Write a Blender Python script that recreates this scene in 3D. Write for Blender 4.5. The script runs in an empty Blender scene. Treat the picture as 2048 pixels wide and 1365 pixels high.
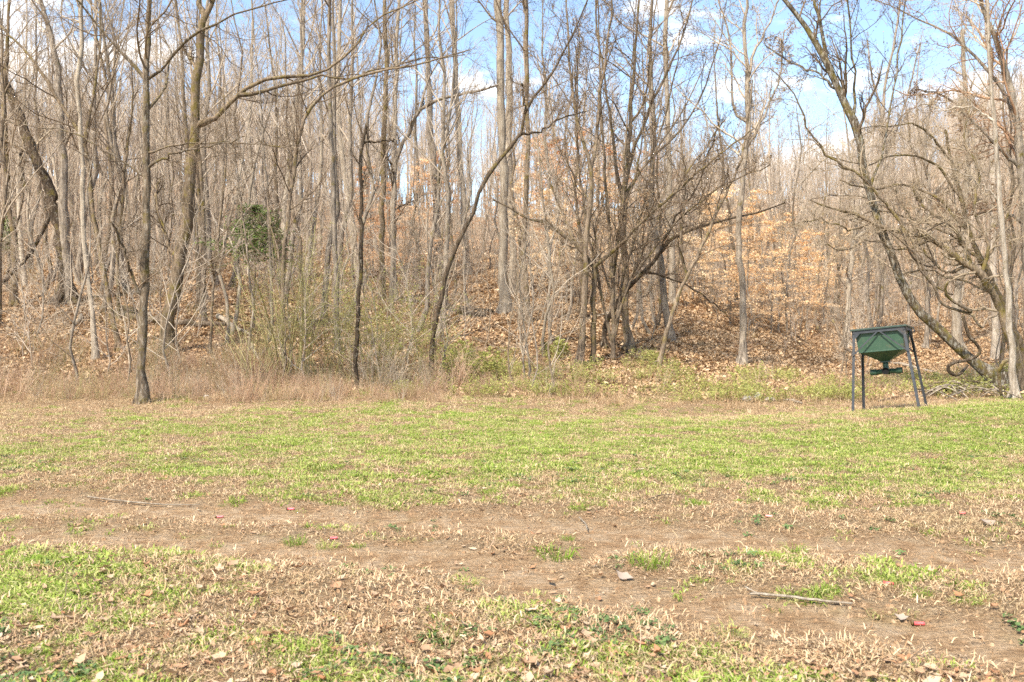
import bpy, math, random
import numpy as np
from mathutils import Vector
random.seed(7)
RS = np.random.RandomState(11)
PI = math.pi
scene = bpy.context.scene
COL = scene.collection

# ------------------------------------------------------------------ camera, light, exposure
F = 1870.0      # focal length in photo pixels (photo 2048 wide)
HOR = 665.0     # row of the horizon in the photo
EYE = 1.6
cam_d = bpy.data.cameras.new('camera')
cam = bpy.data.objects.new('camera', cam_d); COL.objects.link(cam)
cam.location = (0, 0, EYE); cam.rotation_euler = (PI/2, 0, 0)
cam_d.sensor_width = 36; cam_d.lens = F/2048*36
cam_d.shift_y = (HOR-682.5)/2048
cam_d.clip_start = 0.1; cam_d.clip_end = 3000
cam_d.dof.use_dof = True; cam_d.dof.focus_distance = 12.0; cam_d.dof.aperture_fstop = 4.0
scene.camera = cam

SUN_EL, SUN_AZ = math.radians(50), math.radians(215)
world = bpy.data.worlds.new('World'); scene.world = world; world.use_nodes = True
wn, wl = world.node_tree.nodes, world.node_tree.links
wn.clear()
w_out = wn.new('ShaderNodeOutputWorld'); w_bg = wn.new('ShaderNodeBackground')
sky = wn.new('ShaderNodeTexSky'); sky.sky_type = 'NISHITA'; sky.sun_disc = False
sky.sun_elevation = SUN_EL; sky.sun_rotation = SUN_AZ; sky.air_density = 1.0; sky.dust_density = 0.6
tc = wn.new('ShaderNodeTexCoord')
sep = wn.new('ShaderNodeSeparateXYZ'); wl.new(tc.outputs['Generated'], sep.inputs[0])
mp = wn.new('ShaderNodeMapping'); mp.inputs['Scale'].default_value = (3.0, 3.0, 9.0); mp.inputs['Location'].default_value = (1.3, 0.2, 0.55)
wl.new(tc.outputs['Generated'], mp.inputs[0])
nz = wn.new('ShaderNodeTexNoise'); nz.inputs['Scale'].default_value = 1.6; nz.inputs['Detail'].default_value = 7; nz.inputs['Roughness'].default_value = 0.58
wl.new(mp.outputs[0], nz.inputs['Vector'])
cr = wn.new('ShaderNodeMapRange'); cr.inputs['From Min'].default_value = 0.55; cr.inputs['From Max'].default_value = 0.68
cr.interpolation_type = 'SMOOTHSTEP'
wl.new(nz.outputs['Fac'], cr.inputs['Value'])
cmix = wn.new('ShaderNodeMix'); cmix.data_type = 'RGBA'
wl.new(cr.outputs[0], cmix.inputs[0]); sct = wn.new('ShaderNodeMix'); sct.data_type = 'RGBA'; sct.blend_type = 'MULTIPLY'; sct.inputs[0].default_value = 1.0
wl.new(sky.outputs[0], sct.inputs[6]); sct.inputs[7].default_value = (0.74, 0.74, 0.73, 1); wl.new(sct.outputs[2], cmix.inputs[6]); cmix.inputs[7].default_value = (4.7, 4.6, 4.45, 1)
wl.new(cmix.outputs[2], w_bg.inputs['Color']); w_bg.inputs['Strength'].default_value = 0.15
wl.new(w_bg.outputs[0], w_out.inputs[0])

sun_d = bpy.data.lights.new('sun', 'SUN'); sun_d.energy = 3.3; sun_d.angle = math.radians(3.0); sun_d.color = (1.0, 0.93, 0.81)
sun = bpy.data.objects.new('sun', sun_d); COL.objects.link(sun)
sdir = Vector((math.sin(SUN_AZ)*math.cos(SUN_EL), math.cos(SUN_AZ)*math.cos(SUN_EL), math.sin(SUN_EL)))
sun.rotation_euler = sdir.to_track_quat('Z', 'Y').to_euler()
sun.location = (0, 0, 60)
scene.view_settings.view_transform = 'Standard'; scene.view_settings.look = 'None'
scene.view_settings.exposure = 1.52; scene.view_settings.gamma = 1; scene.view_settings.use_curve_mapping = False
scene.render.engine = 'CYCLES'
scene.cycles.max_bounces = 5; scene.cycles.diffuse_bounces = 3; scene.cycles.glossy_bounces = 2
scene.cycles.transmission_bounces = 2; scene.cycles.transparent_max_bounces = 4
scene.cycles.use_adaptive_sampling = True; scene.cycles.adaptive_threshold = 0.02
scene.cycles.use_denoising = False

# ------------------------------------------------------------------ small maths
def hash2(ix, iy, seed):
    h = (ix.astype(np.int64)*374761393 + iy.astype(np.int64)*668265263 + seed*1442695041) & 0xffffffff
    h = ((h ^ (h >> 13))*1274126177) & 0xffffffff
    return ((h ^ (h >> 16)) & 0xffffff)/float(0xffffff)
def vnoise(x, y, seed=0):
    ix, iy = np.floor(x), np.floor(y); fx, fy = x-ix, y-iy
    fx = fx*fx*(3-2*fx); fy = fy*fy*(3-2*fy)
    a, b = hash2(ix, iy, seed), hash2(ix+1, iy, seed); c, d = hash2(ix, iy+1, seed), hash2(ix+1, iy+1, seed)
    return (a*(1-fx)+b*fx)*(1-fy)+(c*(1-fx)+d*fx)*fy
def fbm(x, y, seed=0, o=4):
    s, a, t = 0, 0.5, 0
    for k in range(o):
        s = s+a*vnoise(x*2**k, y*2**k, seed+k*17); t += a; a *= 0.5
    return s/t
def sstep(a, b, v):
    t = np.clip((v-a)/(b-a), 0, 1); return t*t*(3-2*t)
def norm(v):
    return v/np.maximum(np.linalg.norm(v, axis=-1, keepdims=True), 1e-9)

# ------------------------------------------------------------------ lie of the land
DL = np.array([20, 24, 28, 34, 42, 52, 65, 85, 110, 150, 200, 300.])
XL = np.array([-300, 0, 350, 700, 1024, 1300, 1500, 1650, 1850, 2048, 2400.])
SY = np.array([
 [815,765,690,600,560,530,500,460,420,370,350,350],
 [815,765,690,600,560,530,500,460,420,370,350,350],
 [815,768,695,608,565,532,500,462,425,385,365,365],
 [815,778,722,640,582,540,505,470,440,415,400,400],
 [815,785,733,650,590,545,512,487,470,455,440,440],
 [815,788,738,665,605,560,530,500,480,460,440,440],
 [815,790,760,700,640,605,580,550,500,440,400,400],
 [815,790,768,745,700,660,620,570,510,440,400,400],
 [815,787,767,742,700,660,620,560,490,400,330,330],
 [812,782,760,735,690,640,600,540,460,350,260,260],
 [812,782,760,735,690,640,600,540,460,350,260,260.]])
ZT = EYE-(SY-HOR)*DL[None, :]/F
ZT[:, 0] = 0.0; ZT = np.maximum(ZT, 0.0)
def bigH(x, y):
    y = np.asarray(y, float); x = np.asarray(x, float)
    X = 1024+F*x/np.maximum(y, 12.0)
    xi = np.clip(X, XL[0], XL[-1]-1e-3); yi = np.clip(y, DL[0], DL[-1]-1e-3)
    i = np.clip(np.searchsorted(XL, xi, side='right')-1, 0, len(XL)-2)
    j = np.clip(np.searchsorted(DL, yi, side='right')-1, 0, len(DL)-2)
    fx = (xi-XL[i])/(XL[i+1]-XL[i]); fx = fx*fx*(3-2*fx)
    fy = (yi-DL[j])/(DL[j+1]-DL[j])
    return (ZT[i, j]*(1-fx)+ZT[i+1, j]*fx)*(1-fy)+(ZT[i, j+1]*(1-fx)+ZT[i+1, j+1]*fx)*fy
def seg_dist(px, py, pts):
    d = np.full(px.shape, 1e9)
    for (ax, ay), (bx, by) in zip(pts[:-1], pts[1:]):
        vx, vy = bx-ax, by-ay
        t = np.clip(((px-ax)*vx+(py-ay)*vy)/(vx*vx+vy*vy), 0, 1)
        d = np.minimum(d, np.hypot(px-ax-t*vx, py-ay-t*vy))
    return d
def g0(X, Y):                       # a photo pixel of the flat field -> ground metres
    D = EYE*F/(Y-HOR); return ((X-1024)/F*D, D)
TRACKS = [([g0(-300, 1050), g0(300, 1072), g0(620, 1095), g0(950, 1118), g0(1100, 1160), g0(1400, 1205), g0(1700, 1238), g0(2100, 1292), g0(2500, 1340)], 0.40),
          ([g0(-200, 1000), g0(300, 1012), g0(700, 1028), g0(1000, 1040), g0(1300, 1062), g0(1500, 1078), g0(1750, 1092), g0(2100, 1122), g0(2600, 1160)], 0.46),
          ([g0(820, 1090), g0(1080, 1120), g0(1250, 1075)], 0.30)]
def tracks(x, y):
    m = np.zeros(x.shape)
    wob = (fbm(x*1.3, y*1.3, 5)-0.5)*0.5
    for pts, w in TRACKS:
        m = np.maximum(m, np.exp(-((seg_dist(x, y, pts)+wob*0.6)/w)**2))
    return m
def H(x, y):
    x = np.asarray(x, float); y = np.asarray(y, float)
    z = bigH(x, y)
    w = np.exp(-(((x-7.8)/5.5)**2+((y-19.2)/3.2)**2))
    pl = 0.0659*(x-6.9)-0.093*(y-19)-0.046
    z = z*(1-w*(y < 26))+w*(y < 26)*np.clip(pl, -0.35, 0.6)
    far = sstep(22, 40, y)
    z = z+(fbm(x*0.35, y*0.35, 3)-0.5)*(0.06+0.55*far)+(fbm(x*1.7, y*1.7, 9, 3)-0.5)*(0.035+0.06*far)
    near = 1-sstep(20, 26, y)
    t = tracks(x, y)
    z = z-0.07*t*near+(fbm(x*6, y*6, 21, 3)-0.5)*0.05*near*(0.4+0.6*(1-t))
    return z
def h1(x, y): return float(H(np.array([x]), np.array([y]))[0])
def hit(X, Y):                      # distance at which the ground shows at that pixel
    D = np.concatenate([np.arange(3.2, 60, 0.05), np.arange(60, 250, 0.5)])
    z = H((X-1024)/F*D, D); ys = HOR+(EYE-z)*F/D
    k = np.nonzero(ys <= Y)[0]
    return float(D[k[0]]) if len(k) else 200.0
def P(X, Y, D): return np.array([(X-1024)/F*D, D, EYE-(Y-HOR)/F*D])

# green cover of the field
GX = np.arange(0, 2049, 256.)
GY = np.array([780, 800, 820, 850, 900, 930, 960, 990, 1020, 1050, 1080, 1110, 1150, 1200, 1250, 1300, 1365.])
GM = np.array([
 [.05,.05,.08,.1,.1,.15,.1,.1,.3], [.12,.15,.2,.35,.3,.3,.15,.15,.7], [.15,.3,.4,.55,.55,.55,.4,.5,1.],
 [.35,.5,.6,.65,.7,.7,.7,.8,1.], [.6,.65,.7,.7,.75,.85,.85,.8,.8], [.55,.65,.7,.75,.75,.75,.75,.7,.7],
 [.2,.45,.7,.75,.7,.6,.7,.65,.8], [.08,.15,.35,.45,.35,.35,.45,.35,.65], [.1,.12,.12,.18,.15,.15,.2,.15,.25],
 [.25,.2,.08,.15,.12,.05,.05,.1,.12], [.5,.25,.05,.1,.15,.1,.05,.02,.05], [.8,.65,.35,.1,.1,.3,.35,.15,.03],
 [.7,.7,.55,.15,.06,.18,.2,.28,.25], [.55,.55,.5,.2,.1,.05,.05,.12,.12], [.5,.55,.5,.35,.25,.05,.02,.06,.06],
 [.5,.65,.55,.42,.42,.55,.4,.2,.12], [.5,.7,.6,.5,.55,.75,.75,.5,.35]])
def green(x, y):
    D = np.maximum(y, 2.5); X = 1024+F*x/D; Y = HOR+EYE*F/D
    xi = np.clip(X, 0, 2047.9)/256; i = np.floor(xi).astype(int); fx = xi-i
    yc = np.clip(Y, GY[0], GY[-1]-1e-3); j = np.clip(np.searchsorted(GY, yc, side='right')-1, 0, len(GY)-2)
    fy = (yc-GY[j])/(GY[j+1]-GY[j])
    g = (GM[j, i]*(1-fx)+GM[j, i+1]*fx)*(1-fy)+(GM[j+1, i]*(1-fx)+GM[j+1, i+1]*fx)*fy
    n = fbm(x*1.1, y*1.1, 31, 4); n2 = fbm(x*4.5, y*4.5, 77, 3)
    g = g+(n-0.5)*1.0+(n2-0.5)*1.3+(fbm(x*13, y*13, 87, 2)-0.5)*0.6
    g = sstep(0.32, 0.95, g)*0.82
    return g*(1-0.85*tracks(x, y))*(y < 27)

# ------------------------------------------------------------------ mesh + object helpers
def mesh_np(name, verts, faces, mats, fmat=None, smooth=True, attrs=None):
    """verts (N,3); faces: list of int arrays (m,k)"""
    me = bpy.data.meshes.new(name)
    verts = np.asarray(verts, np.float32)
    me.vertices.add(len(verts)); me.vertices.foreach_set('co', verts.ravel())
    loops = np.concatenate([f.ravel() for f in faces]).astype(np.int32)
    tot = np.concatenate([np.full(len(f), f.shape[1], np.int32) for f in faces])
    me.loops.add(len(loops)); me.loops.foreach_set('vertex_index', loops)
    me.polygons.add(len(tot))
    st = np.concatenate([[0], np.cumsum(tot)[:-1]]).astype(np.int32)
    me.polygons.foreach_set('loop_start', st)
    if fmat is not None: me.polygons.foreach_set('material_index', np.asarray(fmat, np.int32))
    me.polygons.foreach_set('use_smooth', np.full(len(tot), smooth))
    for a, v in (attrs or {}).items():
        at = me.attributes.new(a, 'FLOAT', 'POINT'); at.data.foreach_set('value', np.asarray(v, np.float32))
    for m in (mats if isinstance(mats, (list, tuple)) else [mats]): me.materials.append(m)
    me.update(calc_edges=True)
    return me
def link(name, me, parent=None, loc=None):
    o = bpy.data.objects.new(name, me); COL.objects.link(o)
    if parent is not None: o.parent = parent
    if loc is not None: o.location = loc
    return o
def tag(o, label=None, cat=None, group=None, kind=None):
    if label: o['label'] = label
    if cat: o['category'] = cat
    if group: o['group'] = group
    if kind: o['kind'] = kind
    return o
def empty(name, loc, label, cat, group=None):
    o = bpy.data.objects.new(name, None); COL.objects.link(o); o.location = loc
    o.empty_display_size = 0.2
    return tag(o, label, cat, group)

class Geo:
    def __init__(s): s.v = []; s.f = []; s.n = 0; s.fm = []
    def add(s, v, faces, mat=0):
        v = np.asarray(v, float).reshape(-1, 3)
        for f in faces:
            f = np.asarray(f)
            if len(f): s.f.append(f+s.n); s.fm.append(np.full(len(f), mat))
        s.v.append(v); s.n += len(v)
    def tubes(s, Pn, R, k=5, mat=0, cap=False):
        Pn = np.asarray(Pn, float); R = np.asarray(R, float)
        if Pn.ndim == 2: Pn = Pn[None]; R = R[None]
        M, n = Pn.shape[:2]
        if M == 0: return
        T = np.empty_like(Pn); T[:, 1:-1] = Pn[:, 2:]-Pn[:, :-2]; T[:, 0] = Pn[:, 1]-Pn[:, 0]; T[:, -1] = Pn[:, -1]-Pn[:, -2]
        T = norm(T)
        ref = np.zeros((M, 3)); ax = np.argmin(np.abs(T[:, 0]), axis=1); ref[np.arange(M), ax] = 1
        A = np.empty_like(Pn); a = norm(np.cross(T[:, 0], ref)); A[:, 0] = a
        for i in range(1, n):
            a = norm(a-np.sum(a*T[:, i], -1, keepdims=True)*T[:, i]); A[:, i] = a
        B = np.cross(T, A)
        th = np.arange(k)*2*PI/k
        V = Pn[:, :, None]+R[:, :, None, None]*(A[:, :, None]*np.cos(th)[None, None, :, None]+B[:, :, None]*np.sin(th)[None, None, :, None])
        idx = np.arange(M*n*k).reshape(M, n, k); nx = np.roll(idx, -1, axis=2)
        q = np.stack([idx[:, :-1], nx[:, :-1], nx[:, 1:], idx[:, 1:]], -1).reshape(-1, 4)
        fs = [q]
        if cap: fs.append(idx[:, -1].reshape(-1, k)); fs.append(idx[:, 0, ::-1].reshape(-1, k))
        s.add(V, fs, mat)
    def box(s, c, sx, sy, sz, R=None, mat=0):
        v = np.array([[a, b, d] for a in (-1, 1) for b in (-1, 1) for d in (-1, 1)], float)*np.array([sx, sy, sz])/2
        if R is not None: v = v@np.asarray(R).T
        s.add(v+np.asarray(c), [np.array([[0,1,3,2],[4,6,7,5],[0,4,5,1],[2,3,7,6],[0,2,6,4],[1,5,7,3]])], mat)
    def mesh(s, name, mats, smooth=True, attrs=None):
        # keep face order aligned with the material index
        return mesh_np(name, np.concatenate(s.v), s.f, mats, np.concatenate(s.fm), smooth, attrs)

# ------------------------------------------------------------------ materials
def new_mat(name, rough=0.85, spec=0.2):
    m = bpy.data.materials.new(name); m.use_nodes = True
    nt = m.node_tree; b = nt.nodes['Principled BSDF']
    b.inputs['Roughness'].default_value = rough; b.inputs['Specular IOR Level'].default_value = spec
    return m, nt, b
def N(nt, t, **kw):
    n = nt.nodes.new('ShaderNode'+t)
    for k, v in kw.items(): setattr(n, k, v)
    return n
def noise(nt, scale, detail=4, vec=None, rough=0.6, dist=0.0):
    n = N(nt, 'TexNoise'); n.inputs['Scale'].default_value = scale; n.inputs['Detail'].default_value = detail
    n.inputs['Roughness'].default_value = rough; n.inputs['Distortion'].default_value = dist
    if vec is not None: nt.links.new(vec, n.inputs['Vector'])
    return n.outputs['Fac']
def rng(nt, v, a, b, c=0.0, d=1.0):
    n = N(nt, 'MapRange'); n.inputs['From Min'].default_value = a; n.inputs['From Max'].default_value = b
    n.inputs['To Min'].default_value = c; n.inputs['To Max'].default_value = d
    nt.links.new(v, n.inputs['Value']); return n.outputs[0]
def mix(nt, f, a, b, mode='MIX'):
    n = N(nt, 'Mix', data_type='RGBA', blend_type=mode)
    for s, v in ((0, f), (6, a), (7, b)):
        if isinstance(v, (int, float)): n.inputs[s].default_value = v
        elif isinstance(v, tuple): n.inputs[s].default_value = (*v, 1)
        else: nt.links.new(v, n.inputs[s])
    return n.outputs[2]
def ramp(nt, v, stops):
    n = N(nt, 'ValToRGB'); e = n.color_ramp.elements
    while len(e) < len(stops): e.new(0.5)
    for i, (p, c) in enumerate(stops): e[i].position = p; e[i].color = (*c, 1)
    nt.links.new(v, n.inputs[0]); return n.outputs[0]
def bump(nt, b, h, strength=0.5, dist=0.02):
    n = N(nt, 'Bump'); n.inputs['Strength'].default_value = strength; n.inputs['Distance'].default_value = dist
    nt.links.new(h, n.inputs['Height']); nt.links.new(n.outputs[0], b.inputs['Normal'])
def mul(nt, a, v, op='MULTIPLY'):
    n = N(nt, 'Math', operation=op)
    for i, q in enumerate((a, v)):
        if isinstance(q, (int, float)): n.inputs[i].default_value = q
        else: nt.links.new(q, n.inputs[i])
    return n.outputs[0]

def bark(name, dark, light, lichen=0.0, moss=0.0, lcol=(0.50, 0.44, 0.35)):
    m, nt, b = new_mat(name, 0.9, 0.15)
    t = N(nt, 'TexCoord'); oi = N(nt, 'ObjectInfo')
    mp = N(nt, 'Mapping'); mp.inputs['Scale'].default_value = (1, 1, 0.16)
    nt.links.new(t.outputs['Object'], mp.inputs[0])
    n1 = noise(nt, 15, 6, mp.outputs[0], 0.75)
    n2 = noise(nt, 2.2, 3, t.outputs['Object'])
    f = mul(nt, rng(nt, n1, 0.40, 0.62), 0.7); f = mul(nt, f, mul(nt, rng(nt, n2, 0.35, 0.65), 0.3), 'ADD')
    c = mix(nt, f, dark, light)
    if lichen > 0:
        m3 = N(nt, 'Mapping'); m3.inputs['Scale'].default_value = (1, 1, 0.35); nt.links.new(t.outputs['Object'], m3.inputs[0])
        n3 = noise(nt, 16, 6, m3.outputs[0], 0.8, 0.3)
        c = mix(nt, rng(nt, n3, 0.58-0.12*lichen, 0.74-0.12*lichen, 0, 0.75), c, lcol)
    if moss > 0:
        n4 = noise(nt, 3.0, 5, t.outputs['Object'], 0.7)
        c = mix(nt, rng(nt, n4, 0.58-0.2*moss, 0.72-0.2*moss, 0, 0.85), c, (0.15, 0.115, 0.025))
    hv = N(nt, 'HueSaturation'); nt.links.new(c, hv.inputs['Color'])
    nt.links.new(rng(nt, oi.outputs['Random'], 0, 1, 0.82, 1.2), hv.inputs['Value'])
    nt.links.new(hv.outputs[0], b.inputs['Base Color'])
    bump(nt, b, n1, 1.0, 0.05)
    return m
def tinted(name, stops, rough=0.8, transl=0.0, var=3.0):
    """colour per instance/object plus a little noise"""
    m, nt, b = new_mat(name, rough, 0.15)
    oi = N(nt, 'ObjectInfo'); g = N(nt, 'NewGeometry')
    nn = noise(nt, var, 2, g.outputs['Position'])
    rp = N(nt, 'NewGeometry').outputs['Random Per Island']
    v = mul(nt, mul(nt, oi.outputs['Random'], 0.55), mul(nt, rp, 0.35), 'ADD')
    v = mul(nt, v, rng(nt, nn, 0.3, 0.7, 0.0, 0.1), 'ADD')
    c = ramp(nt, v, stops)
    nt.links.new(c, b.inputs['Base Color'])
    if transl > 0:
        tr = N(nt, 'BsdfTranslucent'); nt.links.new(c, tr.inputs[0])
        ms = N(nt, 'MixShader'); ms.inputs[0].default_value = transl
        nt.links.new(b.outputs[0], ms.inputs[1]); nt.links.new(tr.outputs[0], ms.inputs[2])
        nt.links.new(ms.outputs[0], nt.nodes['Material Output'].inputs[0])
    return m
M = {}
M['grey'] = bark('grey_bark', (0.085, 0.066, 0.05), (0.42, 0.345, 0.265), 0.15, 0.05)
M['brown'] = bark('brown_bark', (0.06, 0.043, 0.03), (0.32, 0.24, 0.165), 0.1, 0.3)
M['mossy'] = bark('mossy_bark', (0.055, 0.04, 0.025), (0.30, 0.22, 0.145), 0.08, 0.45)
M['lichen'] = bark('lichen_bark', (0.04, 0.03, 0.02), (0.27, 0.20, 0.135), 0.55, 0.3)
M['leaner'] = bark('leaner_bark', (0.03, 0.022, 0.013), (0.15, 0.11, 0.07), 0.8, 0.45, (0.5, 0.47, 0.4))
M['pale'] = bark('pale_bark', (0.20, 0.155, 0.11), (0.48, 0.405, 0.31), 0.3, 0.0)
M['white'] = bark('whitish_bark', (0.22, 0.17, 0.12), (0.60, 0.51, 0.41), 0.2, 0.12, (0.2, 0.16, 0.12))
M['dark'] = bark('dark_bark', (0.022, 0.015, 0.01), (0.13, 0.092, 0.06), 0.25, 0.15)
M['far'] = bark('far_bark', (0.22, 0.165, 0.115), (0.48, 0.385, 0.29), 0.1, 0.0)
M['twig'] = tinted('twig_bark', [(0, (0.18, 0.13, 0.085)), (0.5, (0.38, 0.305, 0.225)), (1, (0.56, 0.47, 0.365))])
M['dtwig'] = tinted('dark_twig_bark', [(0, (0.06, 0.042, 0.027)), (0.6, (0.17, 0.12, 0.078)), (1, (0.3, 0.23, 0.155))])
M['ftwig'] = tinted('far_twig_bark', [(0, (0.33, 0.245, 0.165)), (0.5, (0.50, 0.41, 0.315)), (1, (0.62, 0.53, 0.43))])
M['ptwig'] = tinted('pale_vine_bark', [(0, (0.25, 0.185, 0.12)), (0.5, (0.42, 0.335, 0.235)), (1, (0.6, 0.5, 0.38))])
M['rtwig'] = tinted('reddish_stem', [(0, (0.26, 0.15, 0.09)), (0.5, (0.44, 0.28, 0.175)), (1, (0.62, 0.46, 0.32))])
M['bud'] = tinted('bud_scales', [(0, (0.22, 0.15, 0.09)), (1, (0.50, 0.38, 0.24))])
M['beech'] = tinted('dry_beech_leaf', [(0, (0.74, 0.45, 0.22)), (0.4, (0.86, 0.62, 0.36)), (0.9, (0.92, 0.78, 0.56))], 0.7, 0.35)
M['orange'] = tinted('orange_dry_leaf', [(0, (0.62, 0.34, 0.16)), (0.5, (0.78, 0.49, 0.27)), (1, (0.86, 0.66, 0.44))], 0.7, 0.35)
M['leaf'] = tinted('fallen_leaf_brown', [(0, (0.12, 0.062, 0.03)), (0.25, (0.35, 0.215, 0.11)), (0.6, (0.52, 0.36, 0.21)), (0.95, (0.70, 0.55, 0.38))], 0.65, 0.1)
M['leafn'] = tinted('fallen_leaf_tan', [(0, (0.20, 0.075, 0.03)), (0.22, (0.36, 0.17, 0.08)), (0.5, (0.40, 0.26, 0.16)), (0.75, (0.52, 0.38, 0.25)), (0.98, (0.66, 0.54, 0.41))], 0.6, 0.15)
M['grass'] = tinted('green_grass', [(0, (0.08, 0.165, 0.016)), (0.35, (0.23, 0.335, 0.042)), (0.66, (0.40, 0.45, 0.11)), (0.98, (0.62, 0.56, 0.27))], 0.55, 0.35, 1.2)
M['straw'] = tinted('dry_straw', [(0, (0.20, 0.12, 0.055)), (0.4, (0.42, 0.30, 0.16)), (0.9, (0.64, 0.50, 0.30))], 0.7, 0.2)
M['weed'] = tinted('dark_green_weed', [(0, (0.06, 0.11, 0.04)), (1, (0.17, 0.24, 0.08))], 0.5, 0.2)
M['sprout'] = tinted('fresh_green_leaf', [(0, (0.26, 0.27, 0.07)), (0.6, (0.44, 0.44, 0.13)), (1, (0.60, 0.58, 0.24))], 0.5, 0.4)
M['ostem'] = tinted('olive_stem', [(0, (0.16, 0.13, 0.05)), (0.6, (0.32, 0.27, 0.12)), (1, (0.48, 0.42, 0.2))])
M['cedar'] = tinted('cedar_needles', [(0, (0.08, 0.13, 0.03)), (1, (0.24, 0.31, 0.09))], 0.6, 0.15)

# ground
m, nt, b = new_mat('soil_and_turf', 0.95, 0.1)
def attr(n_):
    a = N(nt, 'Attribute'); a.attribute_name = n_; return a.outputs['Fac']
g = N(nt, 'NewGeometry').outputs['Position']
nf = noise(nt, 38, 5, g, 0.75); nm = noise(nt, 6, 5, g, 0.65); nb = noise(nt, 0.9, 4, g)
soil = ramp(nt, nf, [(0.33, (0.16, 0.088, 0.04)), (0.5, (0.43, 0.27, 0.145)), (0.68, (0.60, 0.42, 0.26))])
smooth = ramp(nt, nm, [(0.35, (0.36, 0.215, 0.11)), (0.5, (0.54, 0.36, 0.205)), (0.66, (0.66, 0.48, 0.31))])
straw = ramp(nt, nf, [(0.32, (0.15, 0.092, 0.045)), (0.5, (0.33, 0.23, 0.13)), (0.72, (0.56, 0.43, 0.27))])
turf = ramp(nt, nf, [(0.36, (0.08, 0.085, 0.02)), (0.5, (0.23, 0.25, 0.06)), (0.66, (0.44, 0.41, 0.17))])
lit = ramp(nt, noise(nt, 11, 6, g, 0.8), [(0.35, (0.12, 0.065, 0.033)), (0.5, (0.40, 0.25, 0.14)), (0.68, (0.60, 0.43, 0.28))])
c = mix(nt, rng(nt, nm, 0.4, 0.6), soil, straw)
c = mix(nt, mul(nt, attr('dirt'), rng(nt, nf, 0.35, 0.6, 0.55, 1)), c, smooth)
c = mix(nt, attr('green'), c, turf)
c = mix(nt, attr('litter'), c, lit)
nt.links.new(c, b.inputs['Base Color'])
mps = N(nt, 'Mapping'); mps.inputs['Scale'].default_value = (1, 5, 1); mps.inputs['Rotation'].default_value = (0, 0, 0.12); nt.links.new(g, mps.inputs[0])
ns = noise(nt, 4.0, 5, mps.outputs[0], 0.7)
bump(nt, b, mul(nt, mul(nt, nf, mul(nt, nm, 1.5), 'ADD'), mul(nt, ns, 1.6), 'ADD'), 1.0, 0.06)
M['ground'] = m

# ------------------------------------------------------------------ ground sheet
def axis_nonuni(lo, hi, f):
    v = [lo]
    while v[-1] < hi: v.append(v[-1]+f(v[-1]))
    return np.array(v)
ys = np.concatenate([np.array([-300, -120, -50, -20, -8, -3, 0, 1.2, 2.2]), axis_nonuni(3.0, 27, lambda y: max(0.045, y*0.011)), axis_nonuni(27.4, 320, lambda y: 0.018*y)])
xh = axis_nonuni(0.04, 9, lambda x: 0.085)
xh = np.concatenate([xh, axis_nonuni(9.1, 30, lambda x: 0.25), axis_nonuni(30.5, 420, lambda x: 0.05*x)])
xs = np.concatenate([-xh[::-1], xh])
XX, YY = np.meshgrid(xs, ys)
ZZ = H(XX, YY)
nv = XX.size
idx = np.arange(nv).reshape(XX.shape)
q = np.stack([idx[:-1, :-1], idx[:-1, 1:], idx[1:, 1:], idx[1:, :-1]], -1).reshape(-1, 4)
gr = green(XX, YY)
litter = sstep(22.5, 25.5, YY+(fbm(XX*0.5, YY*0.5, 40)-0.5)*4)
me = mesh_np('ground', np.stack([XX, YY, ZZ], -1).reshape(-1, 3), [q], M['ground'],
             attrs={'green': gr.ravel(), 'dirt': (tracks(XX, YY)*(YY < 24)).ravel(), 'litter': litter.ravel()})
tag(link('ground', me), kind='structure')

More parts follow.
